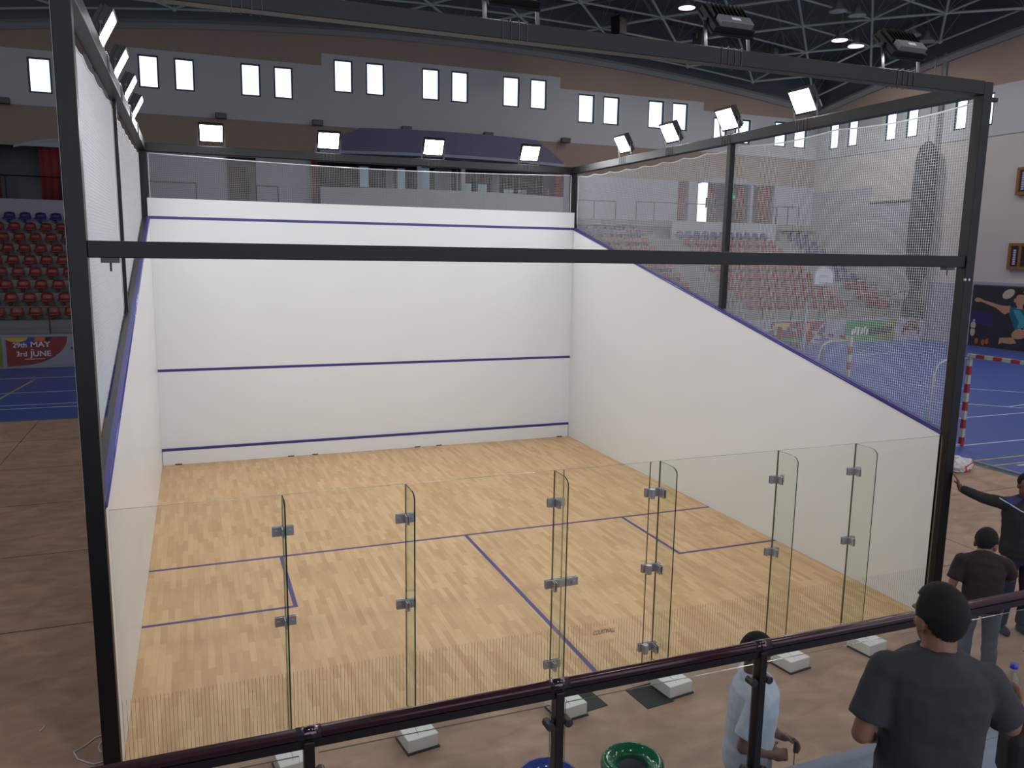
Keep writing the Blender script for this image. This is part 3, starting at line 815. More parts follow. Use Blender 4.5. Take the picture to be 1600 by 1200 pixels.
def roof_speaker(x, y, label):
    z = roof_z(x, y)-.5
    r = thing('loudspeaker', label, 'loudspeaker', (x, y, z), .5, 'black loudspeakers hanging from the roof')
    MB().prism([(-.28, -.2, -.42), (.28, -.2, -.42), (.34, -.2, .4), (-.34, -.2, .4)], (0, .45, 0)).build('cabinet', 'black_cloth' if False else 'flood_body', r, bevel=.03)
    MB().box(-.27, .27, -.215, -.2, -.36, .34).build('grille', 'dark_in', r)
    MB().tube([(-.36, 0, .1), (-.36, 0, .55), (.36, 0, .55), (.36, 0, .1)], .025, 5).build('bracket', 'flood_body', r)
roof_speaker(19.5, 28.7, 'black loudspeaker hanging from the roof truss, leftmost of the three')
roof_speaker(23.9, 28.7, 'black loudspeaker hanging from the roof truss, middle of the three')
roof_speaker(27.9, 28.4, 'black loudspeaker hanging from the roof truss, rightmost of the three')
spn = ['above the leftmost seats', 'between the second and third window pairs', 'above the left end of the lounge canopy', 'above the lounge canopy left of its middle', 'above the lounge canopy right of its middle', 'above the right end of the lounge canopy']
for nme, x in zip(spn, (-6.2, 2.16, 6.38, 10.58, 14.75, 19.0)):
    r = thing('wall_spotlight', 'small dark spotlight on the far wall '+nme, 'spotlight', (x, YF, 9.85), 0, 'small spotlights on the far wall')
    MB().box(-.24, .24, -.42, -.16, -.12, .12).build('housing', 'dark_steel', r, bevel=.02)
    MB().box(-.05, .05, -.2, 0, -.03, .03).build('bracket', 'dark_steel', r)

# ================================================================ GRANDSTAND SEATS
def seat_mesh():
    mb = MB()
    # moulded bucket: profile across depth, width tapering
    prof = [(-.20, .16), (-.17, .20), (-.02, .17), (.12, .18), (.19, .24), (.22, .34), (.235, .46)]
    n = 5; vs = []
    for k, (y, z) in enumerate(prof):
        wd = .205 if k < 5 else (.2 if k == 5 else .17)
        for i in range(n):
            u = -1+2*i/(n-1)
            vs.append((u*wd, y-.02*u*u*(1 if k > 3 else 0), z+(.025*u*u if k < 5 else -.03*u*u*(k == 6))))
    m = len(vs); vs += [(x, y+.02, z-.02) for x, y, z in vs]
    fs = []
    K = len(prof)
    for k in range(K-1):
        for i in range(n-1):
            a = k*n+i; fs.append((a, a+1, a+n+1, a+n)); fs.append((m+a, m+a+n, m+a+n+1, m+a+1))
    for i in range(n-1):
        fs.append((i, m+i, m+i+1, i+1)); a = (K-1)*n+i; fs.append((a, a+1, m+a+1, m+a))
    for k in range(K-1):
        a = k*n; fs.append((a, a+n, m+a+n, m+a)); a = k*n+n-1; fs.append((a, m+a, m+a+n, a+n))
    mb.add(vs, fs)
    mb.box(-.03, .03, -.1, .12, 0, .17)
    return mb
SEATS = {}
for c in ('red', 'blue'):
    o = seat_mesh().build('grandstand_seat', 'seat_'+c, smooth=True)
    SEATS[c] = o
used = set()
def hidden_by_court(p):
    """true where the seat is wholly behind the court's solid walls as seen from the balcony rail"""
    d = p-CAMPOS
    t = (L-CAMPOS.y)/d.y; q = CAMPOS+d*t
    if -.8 < q.x < W+.1 and q.z < 4.94-.35: return True
    if -.8 < q.x < .4: return True
    t = (W-CAMPOS.x)/d.x if d.x > 0 else 1e9; q = CAMPOS+d*t
    if -.1 < q.y < L and q.z < side_z(q.y)-.25: return True
    if d.x < 0 or True:
        t = (0-CAMPOS.y)/d.y; q = CAMPOS+d*t
        if -.2 < q.x < 1.9 and q.z < 5: return q.x > .15 and False
    return False
rown = ['first', 'second', 'third', 'fourth', 'fifth', 'sixth', 'seventh', 'eighth', 'ninth', 'tenth', 'eleventh']
blocks = [('left', -7.0, -3.0, 9), ('inner', 14.5, 23.9, 10), ('middle', 25.5, 31.9, 9), ('corner', 33.0, 34.95, 10)]
btxt = {'left': 'left of the corner post', 'inner': 'block behind the far net', 'middle': 'block under the right arch', 'corner': 'far corner block'}
ordn = ['first', 'second', 'third', 'fourth', 'fifth', 'sixth', 'seventh', 'eighth', 'ninth', 'tenth', 'eleventh', 'twelfth', 'thirteenth', 'fourteenth', 'fifteenth', 'sixteenth', 'seventeenth', 'eighteenth']
ns = 0
for bn, xa, xb, nr in blocks:
    for i in range(nr):
        y = 25.5+.8*i+.50; z = 1.07+.43*(i+1)
        row = []; x = xa+.25+(.28 if (i % 2 and bn == 'left') else 0)
        while x < xb-.2: row.append(x); x += .56
        if bn != 'left': row = row[::-1]
        else: row = [x for x in row if x > -6.2-.1*i]
        for k, x in enumerate(row):
            if not hidden_by_court(Vector((x, y, z+.5))):
                blue = i >= 8 or (bn == 'corner' and i >= 3)
                src = SEATS['blue' if blue else 'red']
                if ('b' if blue else 'r') in used:
                    o = src.copy(); COL.objects.link(o)
                else:
                    o = src; used.add('b' if blue else 'r')
                o.location = (x, y, z)
                col = 'blue' if blue else 'red'
                tag(o, '%s seat, %s row up, %s from the %s, %s' % (col, rown[i], ordn[k], 'left' if bn == 'left' else 'right', btxt[bn]), 'seat', '%s grandstand seats' % col)
                ns += 1
# higher steps carrying the two upper rows of the inner and corner blocks
b = MB()
for xa, xb in ((14.0, 24.1), (32.6, 35.5)):
    b.box(xa, xb, 25.5+.8*9, YF, 4.9, 1.07+.43*10)
struct(tag(b.build('grandstand_upper_steps', 'concrete'), 'grey concrete upper steps behind the blue seats', 'grandstand'))
print('seats', ns)

def railing(label, pts, h, m='dark_steel', r_=.025, post_every=None, mid=False):
    r = thing('railing', label, 'railing', pts[0])
    o0 = Vector(pts[0]); P_ = [Vector(p)-o0 for p in pts]
    MB().tube([p+Vector((0, 0, h)) for p in P_], r_, 6).build('top_rail', m, r)
    if mid: MB().tube([p+Vector((0, 0, h*.5)) for p in P_], r_*.6, 5).build('mid_rail', m, r)
    for a, c in zip(P_[:-1], P_[1:]):
        Ld = (c-a).length; n = max(1, round(Ld/post_every))
        for k in range(n+(c == P_[-1])):
            p = a+(c-a)*k/n
            MB().tube([p, p+Vector((0, 0, h))], r_, 6).build('post', m, r)
    return r
railing('thin dark railing along the front of the left grandstand seats', [(-9.0, 24.85, 1.07), (-2.2, 24.85, 1.07)], .93, post_every=1.7)
railing('thin dark railing along the front of the right-hand grandstand seats', [(20.5, 24.85, 1.07), (32.2, 24.85, 1.07)], .93, post_every=1.7)
railing('dark two-bar railing on the balcony above the leftmost blue seats', [(-8.3, 33.0, 5.93), (-4.3, 33.0, 5.93)], .95, 'frame', .03, 1.6)
railing('thin dark railing seen through the net at the front left of the concourse', [(-1.6, 33.0, 5.93), (1.0, 33.0, 5.93)], .95, 'dark_steel', .025, 2.0)
railing('short dark railing beside the brown door on the concourse', [(3.55, 33.0, 5.93), (4.5, 33.0, 5.93)], .95, 'dark_steel', .025, 1.0)
railing('thin dark railing in front of the right-hand arch', [(23.2, 33.0, 5.93), (24.2, 32.8, 5.93), (32.3, 32.8, 5.93)], .95, 'dark_steel', .025, 1.9)
railing('faint grey railing above the seats left of the right-hand arch', [(19.6, 33.46, 5.38), (22.2, 33.46, 5.38)], 1.5, 'dark_steel', .025, 1.2)
railing('dark railing above the corner seats on the far right', [(32.9, 33.46, 5.38), (34.5, 33.46, 5.38)], 1.6, 'dark_steel', .025, .8)
railing('dark sloping stair railing beside the hanging black curtain', [(32.4, 24.85, 1.07), (34.2, 24.85, 1.6)], .9, 'dark_steel', .025, 1.2, True)
# lounge posts
for x, lb in ((11.0, 'left'), (13.2, 'middle'), (19.05, 'right')):
    tag(MB().box(x-.1, x+.1, 32.4 if x < 19 else 33.2, 32.6 if x < 19 else 33.4, 5.92, 8.47).build('pillar', 'grey_wall'), 'slim grey pillar on the lounge balcony, %s one' % lb, 'pillar', None)
t = thing('stand_sign', 'dark music-stand shaped board standing in the bright doorway', 'sign stand', (28.05, 33.2, 5.93))
MB().box(-.3, .35, -.02, .02, .8, 1.35).build('board', 'dark_steel', t); MB().tube([(0, 0, 0), (0, 0, .85)], .03, 6).build('pole', 'dark_steel', t)
tag(MB().lathe([(.001, -.62), (.03, -.62), (.03, 0), (.11, .02), (.12, .5), (.07, .75), (.001, .8)], n=12).build('flag', 'b_red', smooth=True), 'bright red and white furled flag near the right end of the lounge', 'flag').location = (18.1, 33.3, 6.55)

# ================================================================ BANNERS ON THE GRANDSTAND FRONT
def rectp(x0, x1, z0, z1, y): return [(x0, y, z0), (x1, y, z0), (x1, y, z1), (x0, y, z1)]
YB = 24.59
bn = thing('banner', 'red and white event banner reading 29th MAY - 3rd JUNE on the left grandstand front', 'banner', (-4.27, YB, 0))
MB().prism(rectp(-.92, 4.6, .04, 1.05, 0), (0, -.008, 0)).build('banner_sheet', 'b_white', bn)
pts = [(-.92, -.012, .06), (-.92, -.012, 1.03), (.9, -.012, 1.03)]
for k in range(1, 9):
    a = PI/2*k/8; pts.append((-.5+1.4*math.cos(a), -.012, 1.03-.95*math.sin(a)))
MB().prism(pts, (0, -.004, 0)).build('red_field', 'b_red', bn)
b = MB(); b.prism([(-.88, -.018, 1.02)]+[(-.6+.33*math.cos(PI+PI*k/8), -.018, 1.02+.12*math.sin(PI+PI*k/8)*1.3) for k in range(9)], (0, -.003, 0), 0)
b.prism([(-.33, -.018, 1.02), (-.06, -.018, 1.02), (-.3, -.018, .72), (-.75, -.018, .7)], (0, -.002, 0), 1)
b.prism([(-.05, -.018, 1.02), (.25, -.018, 1.02), (.2, -.018, .88), (-.1, -.018, .9)], (0, -.003, 0), 2)
b.prism([(.25, -.018, 1.02), (.42, -.018, 1.02), (.34, -.018, .9), (.24, -.018, .9)], (0, -.003, 0), 3)
b.build('printed_shapes', ['b_yellow', 'b_blue', 'b_orange', 'b_black'], bn)
text_mesh('29th', .23, 'b_text', bn, 'lettering', face_cam(-.52, -.024, .76), 0, .001, 1.0)
text_mesh('MAY', .25, 'b_text', bn, 'lettering', face_cam(.08, -.024, .77), 0, .001, 1.15)
text_mesh('-', .2, 'b_text', bn, 'lettering', face_cam(-.16, -.024, .62), 0, .001, 1.2)
text_mesh('3rd', .23, 'b_text', bn, 'lettering', face_cam(-.48, -.024, .46), 0, .001, 1.0)
text_mesh('JUNE', .25, 'b_text', bn, 'lettering', face_cam(.08, -.024, .46), 0, .001, 1.1)
MB().box(-.4, .2, -.018, -.016, .28, .3).build('small_print_line', 'b_text', bn)
text_mesh('BEA', .13, 'b_black', bn, 'lettering', face_cam(1.1, -.012, .62), 0, .001, 1.1)
bl = thing('banner', 'lime green banner at the far left of the grandstand front', 'banner', (-6.47, YB, 0))
MB().prism(rectp(-1.8, 1.16, .04, 1.05, 0), (0, -.008, 0)).build('banner_sheet', 'b_lime', bl)
MB().box(.62, .8, -.012, -.008, .55, .72).build('printed_mark', 'b_black', bl)

b2 = thing('banner', 'colourful red and yellow banner seen through the net behind the goal', 'banner', (26.9, YB, 0))
MB().prism([(-1.2, 0, .04), (1.3, 0, .04), (2.1, 0, 1.05), (-1.0, 0, 1.05)], (0, -.008, 0)).build('banner_sheet', 'b_red', b2)
b = MB(); b.prism(rectp(-.85, .0, .72, .98, -.012), (0, -.003, 0), 0); b.prism(rectp(-.3, .55, .5, .8, -.016), (0, -.003, 0), 1); b.prism(rectp(-1.1, .9, .06, .25, -.012), (0, -.003, 0), 2)
b.prism(rectp(.7, 1.2, .5, .95, -.012), (0, -.003, 0), 3)
b.build('printed_shapes', ['b_yellow', 'b_blue', 'b_green', 'b_orange'], b2)
b3 = thing('banner', 'green and yellow banner with dark lettering beside the red emblem', 'banner', (32.1, YB, 0))
MB().prism([(-1.9, 0, .02), (1.35, 0, .02), (1.45, 0, 1.06), (-1.75, 0, 1.06)], (0, -.008, 0)).build('banner_sheet', 'b_green', b3)
MB().prism([(.2, -.01, .03), (1.33, -.01, .03), (1.43, -.01, 1.05), (.8, -.01, 1.05)], (0, -.003, 0)).build('yellow_field', 'b_lime', b3)
b = MB(); random.seed(3)
for x, z0, z1 in ((-1.40, .34, .62), (-1.24, .42, .74), (-1.05, .32, .72), (-.82, .36, .66), (-.66, .44, .74), (-.50, .33, .60)):
    b.prism([(x, -.012, z0), (x+.1, -.012, z0), (x+.16, -.012, z1), (x+.06, -.012, z1)], (0, -.003, 0), 0)
b.prism([(-1.42, -.012, .44), (-1.1, -.012, .46), (-1.1, -.012, .52), (-1.42, -.012, .50)], (0, -.002, 0), 0)
for k in range(6):
    x = -.3+.25*k; b.prism([(x, -.014, .3+.02*k), (x+.2, -.014, .3+.02*k), (x+.24, -.014, .66+.02*k), (x+.04, -.014, .66+.02*k)], (0, -.003, 0), 1)
b.build('lettering', ['b_text', 'b_black'], b3)
# small blue mark and red arched emblem printed on the white front
b4 = thing('wall_emblem', 'small faint blue tree-like emblem on the white front wall between the banners', 'emblem', (28.9, YB, .55))
b = MB(); b.lathe([(.001, .0), (.2, 0), (.2, .01), (.001, .01)], n=16); b.box(-.04, .04, -.35, -.1, 0, .01); b.box(-.45, .45, -.45, -.36, 0, .01)
for v in range(len(b.v)): x, y, z = b.v[v]; b.v[v] = (x, -z, y)
b.build('emblem_print', 'b_blue', b4)
b5 = thing('wall_emblem', 'red arched emblem on the white front wall right of the green banner', 'emblem', (34.55, YB, .5))
b = MB()
for (ra, rb) in ((.42, .50), (.24, .36)):
    for k in range(12):
        a0 = PI*k/12; a1 = PI*(k+1)/12
        b.prism([(rb*1.1*math.cos(a0), 0, rb*math.sin(a0)), (ra*1.1*math.cos(a0), 0, ra*math.sin(a0)), (ra*1.1*math.cos(a1), 0, ra*math.sin(a1)), (rb*1.1*math.cos(a1), 0, rb*math.sin(a1))], (0, -.01, 0))
b.prism(rectp(-.5, .5, 0, .1, 0), (0, -.01, 0)); b.prism(rectp(-.4, .4, .13, .22, 0), (0, -.01, 0))
b.prism(rectp(-.58, -.46, -.22, .02, 0), (0, -.01, 0)); b.prism(rectp(.46, .58, -.22, .02, 0), (0, -.01, 0))
b.build('emblem_print', 'b_red', b5)

# ================================================================ RIGHT WALL THINGS
# gymnast poster, drawn as flat shapes in its own (u to the right, v up) plane on x = XR
PU0, PU1, PV0, PV1 = 21.97, 16.6, .02, 2.88
pt_ = thing('wall_poster', 'large dark photo poster of a gymnast in a teal leotard on the right wall', 'poster', (XR-.06, PU0, 0))
def pp(u, v, d): return (-d, -u, v)          # u metres from the left edge, v height
def pshape(mb, pts, d, mi): mb.prism([pp(u, v, d) for u, v in pts], (-.002, 0, 0), mi)
MB().prism([pp(0, PV0, 0), pp(PU0-PU1, PV0, 0), pp(PU0-PU1, PV1, 0), pp(0, PV1, 0)], (-.006, 0, 0)).build('poster_sheet', 'p_dark', pt_)
b = MB()
def blob2(cx, cy, rx, ry, d, mi, rot=0, n=18):
    pts = []
    for k in range(n):
        a = 2*PI*k/n; x = rx*math.cos(a); y = ry*math.sin(a)
        pts.append((cx+x*math.cos(rot)-y*math.sin(rot), cy+x*math.sin(rot)+y*math.cos(rot)))
    pshape(b, pts, d, mi)
pshape(b, [(.0, 1.1), (1.2, 1.0), (1.2, 1.55), (.05, 1.7)], .009, 0)      # navy patch
blob2(.22, 1.22, .06, .06, .012, 5); blob2(.2, .98, .14, .18, .012, 5); blob2(.2, .66, .13, .2, .012, 5)   # pale figure behind
for u, v in ((.45, .25), (1.0, .28), (.8, .22)): blob2(u, v, .1, .14, .012, 6)
blob2(1.85, 2.55, .32, .2, .012, 5, .5); blob2(2.75, 2.5, .5, .18, .012, 5, -.1)
# arm, head, trunk, legs of the athlete
pshape(b, [(.22, 2.3), (.12, 2.16), (.28, 2.08), (.5, 2.12), (1.3, 1.88), (1.75, 1.6), (2.0, 1.72), (2.02, 2.02), (1.6, 2.0), (.62, 2.2), (.42, 2.3)], .015, 1)
pshape(b, [(2.0, 1.98), (2.0, 1.6), (2.35, .92), (2.9, .92), (3.05, 1.6), (3.0, 2.02), (2.6, 1.92)], .018, 2)
pshape(b, [(2.15, 1.85), (2.5, 1.3), (2.45, 1.05), (2.75, 1.0), (2.8, 1.5), (2.5, 1.85)], .021, 3)
blob2(2.45, 2.3, .22, .33, .018, 1); blob2(2.2, 2.28, .05, .09, .021, 1)
pshape(b, [(2.18, 2.4), (2.25, 2.62), (2.5, 2.7), (2.7, 2.58), (2.72, 2.4), (2.6, 2.55), (2.35, 2.55)], .021, 4)
blob2(2.28, 2.72, .14, .1, .021, 4)
pshape(b, [(2.38, 2.04), (2.6, 2.04), (2.62, 1.9), (2.3, 1.92)], .021, 1)
blob2(2.62, .8, .42, .24, .021, 1, .3); pshape(b, [(1.65, .52), (2.3, .6), (2.5, .35), (2.2, .28), (1.78, .3), (1.6, .2)], .015, 1)
pshape(b, [(2.9, 1.98), (3.9, 2.2), (4.6, 2.3), (4.6, 2.15), (3.1, 1.7)], .015, 1)
pshape(b, [(2.7, .9), (3.1, .95), (3.6, .2), (3.2, .1)], .023, 1)
b.build('poster_print', ['p_navy', 'p_skin', 'p_teal', 'p_teal2', 'p_hair', 'p_pale', 'p_orange'], pt_)

def board(y0, y1, z0, z1, label):
    r = thing('wall_board', label, 'board', (XR-.1, y0, z0)); wd = y0-y1; h = z1-z0
    b = MB(); t = .12
    b.box(-.03, .05, -wd, 0, 0, h); b.box(-.06, -.03, -wd, 0, 0, t); b.box(-.06, -.03, -wd, 0, h-t, h); b.box(-.06, -.03, -t, 0, t, h-t); b.box(-.06, -.03, -wd, -wd+t, t, h-t)
    b.box(-.05, -.03, -.62, -.5, t, h-t)
    b.build('board_frame', 'board_wood', r)
    MB().box(-.038, -.031, -.5, -t-.03, t+.03, h-t-.03).build('board_face', 'board_dark', r)
    MB().box(-.038, -.031, -wd+t, -.64, t+.03, h-t-.03).build('board_face', 'board_dark', r)
    mk = MB(); z = t+.1
    while z < h-t-.15: mk.box(-.044, -.039, -.38, -.25, z, z+.07); z += .1
    mk.build('board_marks', 'board_text', r)
board(20.32, 18.3, 3.66, 4.84, 'brown wooden framed board with a dark strip, lower of the two on the right wall')
board(20.3, 18.3, 6.97, 8.18, 'brown wooden framed board on the right wall, upper of the two')
# black gathered curtain with its stand at the right wall
cu = thing('gathered_curtain', 'tall black gathered curtain hanging at the right wall, tied near its foot', 'curtain', (XR-.5, 25.0, 1.07))
pr_ = [(0, .5), (.35, .5), (.8, .48), (1.1, .3), (1.5, .2), (1.75, .24), (2.2, .42), (3.0, .48), (4.5, .52), (6.5, .52), (7.8, .48), (8.45, .36), (8.75, .12)]
vs = []; fs = []; n = 40
for z, r_ in pr_:
    for k in range(n):
        a = 2*PI*k/n; rr = r_*(1+.09*math.sin(9*a+z)+.05*math.sin(17*a))
        vs.append((rr*math.cos(a)*.6, rr*math.sin(a)*1.25, z))
for i in range(len(pr_)-1):
    for k in range(n): fs.append((i*n+k, i*n+(k+1) % n, (i+1)*n+(k+1) % n, (i+1)*n+k))
b = MB(); b.add(vs, fs); b.build('cloth', 'black_cloth', cu, smooth=True)
MB().tube([(0, 0, 8.7), (0, 0, 12.8)], .02, 5).build('hanging_rope', 'dark_steel', cu)

# basketball hoop
hp = thing('basketball_hoop', 'pale round-topped basketball backboard with hoop seen through the right net', 'basketball hoop', (26.6, 22.2, -.03))
pts = [(-.55, 0, 2.9), (.55, 0, 2.9), (.55, 0, 3.3)]+[(.55*math.cos(PI*k/12), 0, 3.3+.42*math.sin(PI*k/12)) for k in range(1, 12)]+[(-.55, 0, 3.3)]
MB().prism(pts, (0, .04, 0)).build('backboard', 'backboard', hp)
MB().tube([Vector(p)+Vector((0, -.02, 0)) for p in pts]+[Vector(pts[0])+Vector((0, -.02, 0))], .035, 6).build('backboard_rim', 'b_white', hp)
MB().tube([(-.25, -.02, 3.0), (.2, -.02, 3.0), (.2, -.02, 3.3), (-.25, -.02, 3.3), (-.25, -.02, 3.0)], .015, 5).build('target_square', 'b_white', hp)
MB().tube([(.23*math.cos(2*PI*k/20), -.3+.23*math.sin(2*PI*k/20), 2.98) for k in range(21)], .012, 6).build('hoop_ring', 'goal_red', hp)
MB().tube([(0, .03, 3.1), (0, .9, 2.6), (0, 1.2, 0.05)], .06, 8).build('support_arm', 'truss_thin', hp)
MB().box(-.4, .4, .8, 1.9, 0, .25).build('base', 'truss_thin', hp)

# handball goals
def goal(x, y0, y1, back, label):
    r = thing('handball_goal', label, 'goal', (x, y0, -.03)); wd = y1-y0; s = .08
    for yy in (0, wd):
        p = MB(); k = 0; z = 0
        while z < 1.99:
            p.box(-s/2, s/2, yy-s/2, yy+s/2, z, min(2.0, z+.2), k % 2); z += .2; k += 1
        p.build('goal_post', ['goal_red', 'goal_white'], r)
        MB().tube([(0, yy, 1.97), (back*.75, yy, 1.95), (back*.98, yy, 1.86), (back*1.08, yy, 1.6), (back*1.12, yy, .02)], .022, 6).build('net_stay', 'goal_tube', r, smooth=True)
    p = MB(); k = 0; y = -s/2; n = 15; st = (wd+s)/n
    for k in range(n): p.box(-s/2, s/2, y+k*st, y+(k+1)*st, 1.99, 2.07, (k+1) % 2)
    p.build('crossbar', ['goal_red', 'goal_white'], r)
    MB().tube([(0, 0, .03), (back*1.12, 0, .03), (back*1.12, wd, .03), (0, wd, .03)], .02, 6).build('ground_frame', 'goal_tube', r)
goal(16.5, 3.35, 6.35, -.95, 'red and white handball goal at the right edge beside the plywood floor')
goal(16.7, 10.07, 13.1, -.95, 'red and white handball goal seen through the net of the right side')
tag(MB().tube([(0, 0, 0), (0, 0, 2.4)], .05, 8).build('post', 'b_white'), 'slim white upright post standing on the blue floor behind the net', 'post').location = (22.6, 18.6, -.03)
tag(MB().tube([(0, 0, 0), (0, 0, 2.2)], .05, 8).build('post', 'truss_thin'), 'slim dark green post standing in front of the colourful banner', 'post').location = (24.2, 19.3, -.03)

# markings on the blue sports floor
def fl(p0, p1, m, label, w_=.05):
    b = MB(); b.bar((*p0, -.0285), (*p1, -.0285), w_, .002); return tag(b.build('court_marking', m), label, 'floor line')
fl((-10, 19.35), (-1.5, 19.45), 'white_mark', 'white line across the blue floor left of the court, middle of three')
fl((-10, 16.75), (-1.0, 16.9), 'white_mark', 'white line on the blue floor left of the court, nearest the plywood')
fl((-10, 17.35), (-1.0, 17.4), 'white_mark', 'pale line on the blue floor just behind the nearest white one')
fl((-10, 22.3), (-1.0, 22.3), 'white_mark', 'faint white line on the blue floor close to the left banner')
fl((-4.6, 15.1), (-4.0, 21.9), 'yellow_mark', 'yellow diagonal line on the blue floor at the far left', .07)
fl((15.3, 6.35), (30, 6.35), 'white_mark', 'white line on the blue floor behind the handball goal post')
fl((20.5, 10.9), (34, -1), 'white_mark', 'long white line slanting over the blue floor at the right edge, lower one')
fl((22.5, 13.5), (34, 2.5), 'white_mark', 'long white line slanting over the blue floor at the right edge, upper one')
fl((22, 9.5), (34.5, 11.5), 'white_mark', 'thin white line crossing the blue floor towards the poster')
fl((18.5, 8.7), (34, 8.9), 'white_mark', 'white line crossing the blue floor beyond the goal')
fl((15.35, 5.25), (30, 5.3), 'yellow_mark', 'yellow green line on the blue floor beside the plywood edge, farther one')
fl((15.35, 4.83), (30, 4.9), 'yellow_mark', 'yellow green line on the blue floor beside the plywood edge, nearer one')
for i, (x, y) in enumerate(((16.1, 4.7), (16.5, 4.45), (16.9, 4.2))):
    fl((x, y), (x+.22, y-.02), 'white_mark', 'short white dash on the blue floor near the plywood, %s of three' % ('left', 'middle', 'right')[i], .08)
fl((14, 20.5), (31, 20.5), 'white_mark', 'faint white line on the blue floor in front of the right banners')

# plastic bag on the plywood
bg = thing('plastic_bag', 'crumpled white plastic bag with a red square print lying at the plywood edge', 'bag', (14.55, 4.75, -.008), .35)
bm = bmesh.new(); bmesh.ops.create_icosphere(bm, subdivisions=5, radius=1)
for v in bm.verts:
    c = v.co.copy(); f = 1+.22*noise.noise(c*1.7+Vector((3, 1, 2)))+.12*noise.noise(c*4.5)+.05*noise.noise(c*11)
    v.co = Vector((c.x*.36*f, c.y*.22*f, max(0, (c.z*.5+.35)*.36*f)*(1-.45*max(0, c.x))))
me = bpy.data.meshes.new('bag_film'); bm.to_mesh(me); bm.free(); me.materials.append(M['bag_white']); me.materials.append(M['bag_red'])
for p in me.polygons:
    c = p.center
    a, d_ = c.x*.8-c.y*.6-.09, c.z-.105
    a, d_ = a*.95+d_*.3, d_*.95-a*.3
    if p.normal.dot(Vector((-.6, -.8, .3))) > .0 and max(abs(a)/.12, abs(d_)/.085) < 1 and max(abs(a)/.085, abs(d_)/.055) > 1: p.material_index = 1
    p.use_smooth = True
o = bpy.data.objects.new('bag_film', me); COL.objects.link(o); o.parent = bg
# cord loop by the left post
tag(MB().tube([(.02, .1, .004), (-.1, -.02, .004), (-.2, -.04, .004), (-.27, .02, .004), (-.33, .08, .004), (-.37, .19, .004), (-.3, .25, .004), (-.23, .35, .004), (-.17, .37, .004), (-.17, .3, .004), (-.19, .2, .004), (-.17, .12, .004), (-.08, .1, .004)], .006, 6).build('cord', 'cord', smooth=True), 'thin grey cord lying in a loop on the plywood beside the left post', 'cord').location = (-.02, .22, -.006)
tag(MB().tube([(0, 0, .004), (.02, .03, .004), (.03, .08, .004)], .006, 6).build('scrap', 'cord'), 'tiny pale scrap lying on the dark plywood at the lower left', 'scrap').location = (-.70, .83, -.006)

# ================================================================ BALCONY WITH HANDRAIL
b = MB(); b.box(XL+.1, 14, -12, -3.0, -.02, 1.07)
struct(b.build('floor_balcony', 'ledge'))
b = MB(); b.box(-4, 2.3, -8.5, -5.3, 1.07, 1.5); b.box(-4, 2.3, -8.5, -6.1, 1.5, 2.4)
struct(b.build('floor_balcony_steps', 'ledge'))
RY = -3.3
RPX = [-.2, 1.05, 2.2, 3.36, 4.55, 5.75, 6.95]
hr = thing('balcony_railing', 'dark red varnished handrail on brown steel posts with clear glass panels', 'railing', (3, RY, 1.07))
hz = 1.03
gx = lambda x: x-3
MB().tube([(gx(-1.5), 0, hz-.026), (gx(9.2), 0, hz-.026)], .026, 16).build('handrail', 'handrail', hr, smooth=True)
MB().box(gx(-1.5), gx(9.2), -.016, .016, hz-.088, hz-.05).build('rail_channel', 'rail_metal', hr)
for x in RPX:
    p = MB().box(gx(x)-.022, gx(x)+.022, -.03, .03, .0, hz-.055).build('post', 'rail_metal', hr, bevel=.004)
    MB().tube([(gx(x)-.05, 0, hz-.026), (gx(x)+.05, 0, hz-.026)], .029, 16).build('post_collar', 'rail_collar', hr, smooth=True)
    for z in (hz-.22, .30):
        for s in (-1, 1):
            m_ = MB(); m_.tube([(gx(x)+s*.048, -.03, z), (gx(x)+s*.048, .03, z)], .021, 14); m_.box(gx(x)+min(s*.02, s*.05), gx(x)+max(s*.02, s*.05), -.008, .008, z-.012, z+.012)
            m_.build('glass_holder', 'dark_steel', hr, bevel=.003)
for x0, x1 in zip(RPX[:-1], RPX[1:]):
    o = MB().box(gx(x0)+.04, gx(x1)-.04, -.004, .004, .08, hz-.125).build('glass_panel', ['glass', 'glass_edge_thin'], hr)
    for p in o.data.polygons:
        if abs(p.normal.y) < .5: p.material_index = 1
# ================================================================ BINS
def wbin(x, y, m, label):
    r = thing('waste_bin', label, 'bin', (x, y, -.008))
    MB().lathe([(.001, 0), (.17, 0), (.175, .02), (.185, .78), (.18, .79), (.17, .78), (.16, .03), (.001, .03)], n=40).build('bin_body', 'bin_liner', r, smooth=True)
    pr = [(.100, .79), (.098, .815), (.104, .828), (.125, .842), (.15, .855), (.172, .862), (.19, .857), (.203, .84), (.207, .815), (.203, .79), (.19, .785), (.100, .79)]
    MB().lathe(pr, n=48).build('bin_ring_lid', m, r, smooth=True)
    MB().lathe([(.001, .6), (.15, .6), (.15, .62), (.001, .62)], n=32).build('bin_inside', 'bin_dark', r)
wbin(3.2, -2.33, 'bin_green', 'round waste bin with a glossy green ring lid')
wbin(2.62, -2.30, 'bin_blue', 'round waste bin with a glossy blue ring lid')
bm = bmesh.new(); bmesh.ops.create_icosphere(bm, subdivisions=3, radius=1)
for v in bm.verts:
    c = v.co.copy(); f = 1+.35*noise.noise(c*2.5)
    v.co = Vector((c.x*.09*f, c.y*.07*f, .78+c.z*.07*f if c.z > 0 else (.78+c.z*.78)))
me = bpy.data.meshes.new('sack'); bm.to_mesh(me); bm.free(); me.materials.append(M['bag_white'])
o = bpy.data.objects.new('sack', me); COL.objects.link(o); o.location = (2.32, -2.22, -.008+.0); tag(o, 'pale crumpled plastic sack standing left of the blue bin', 'sack')

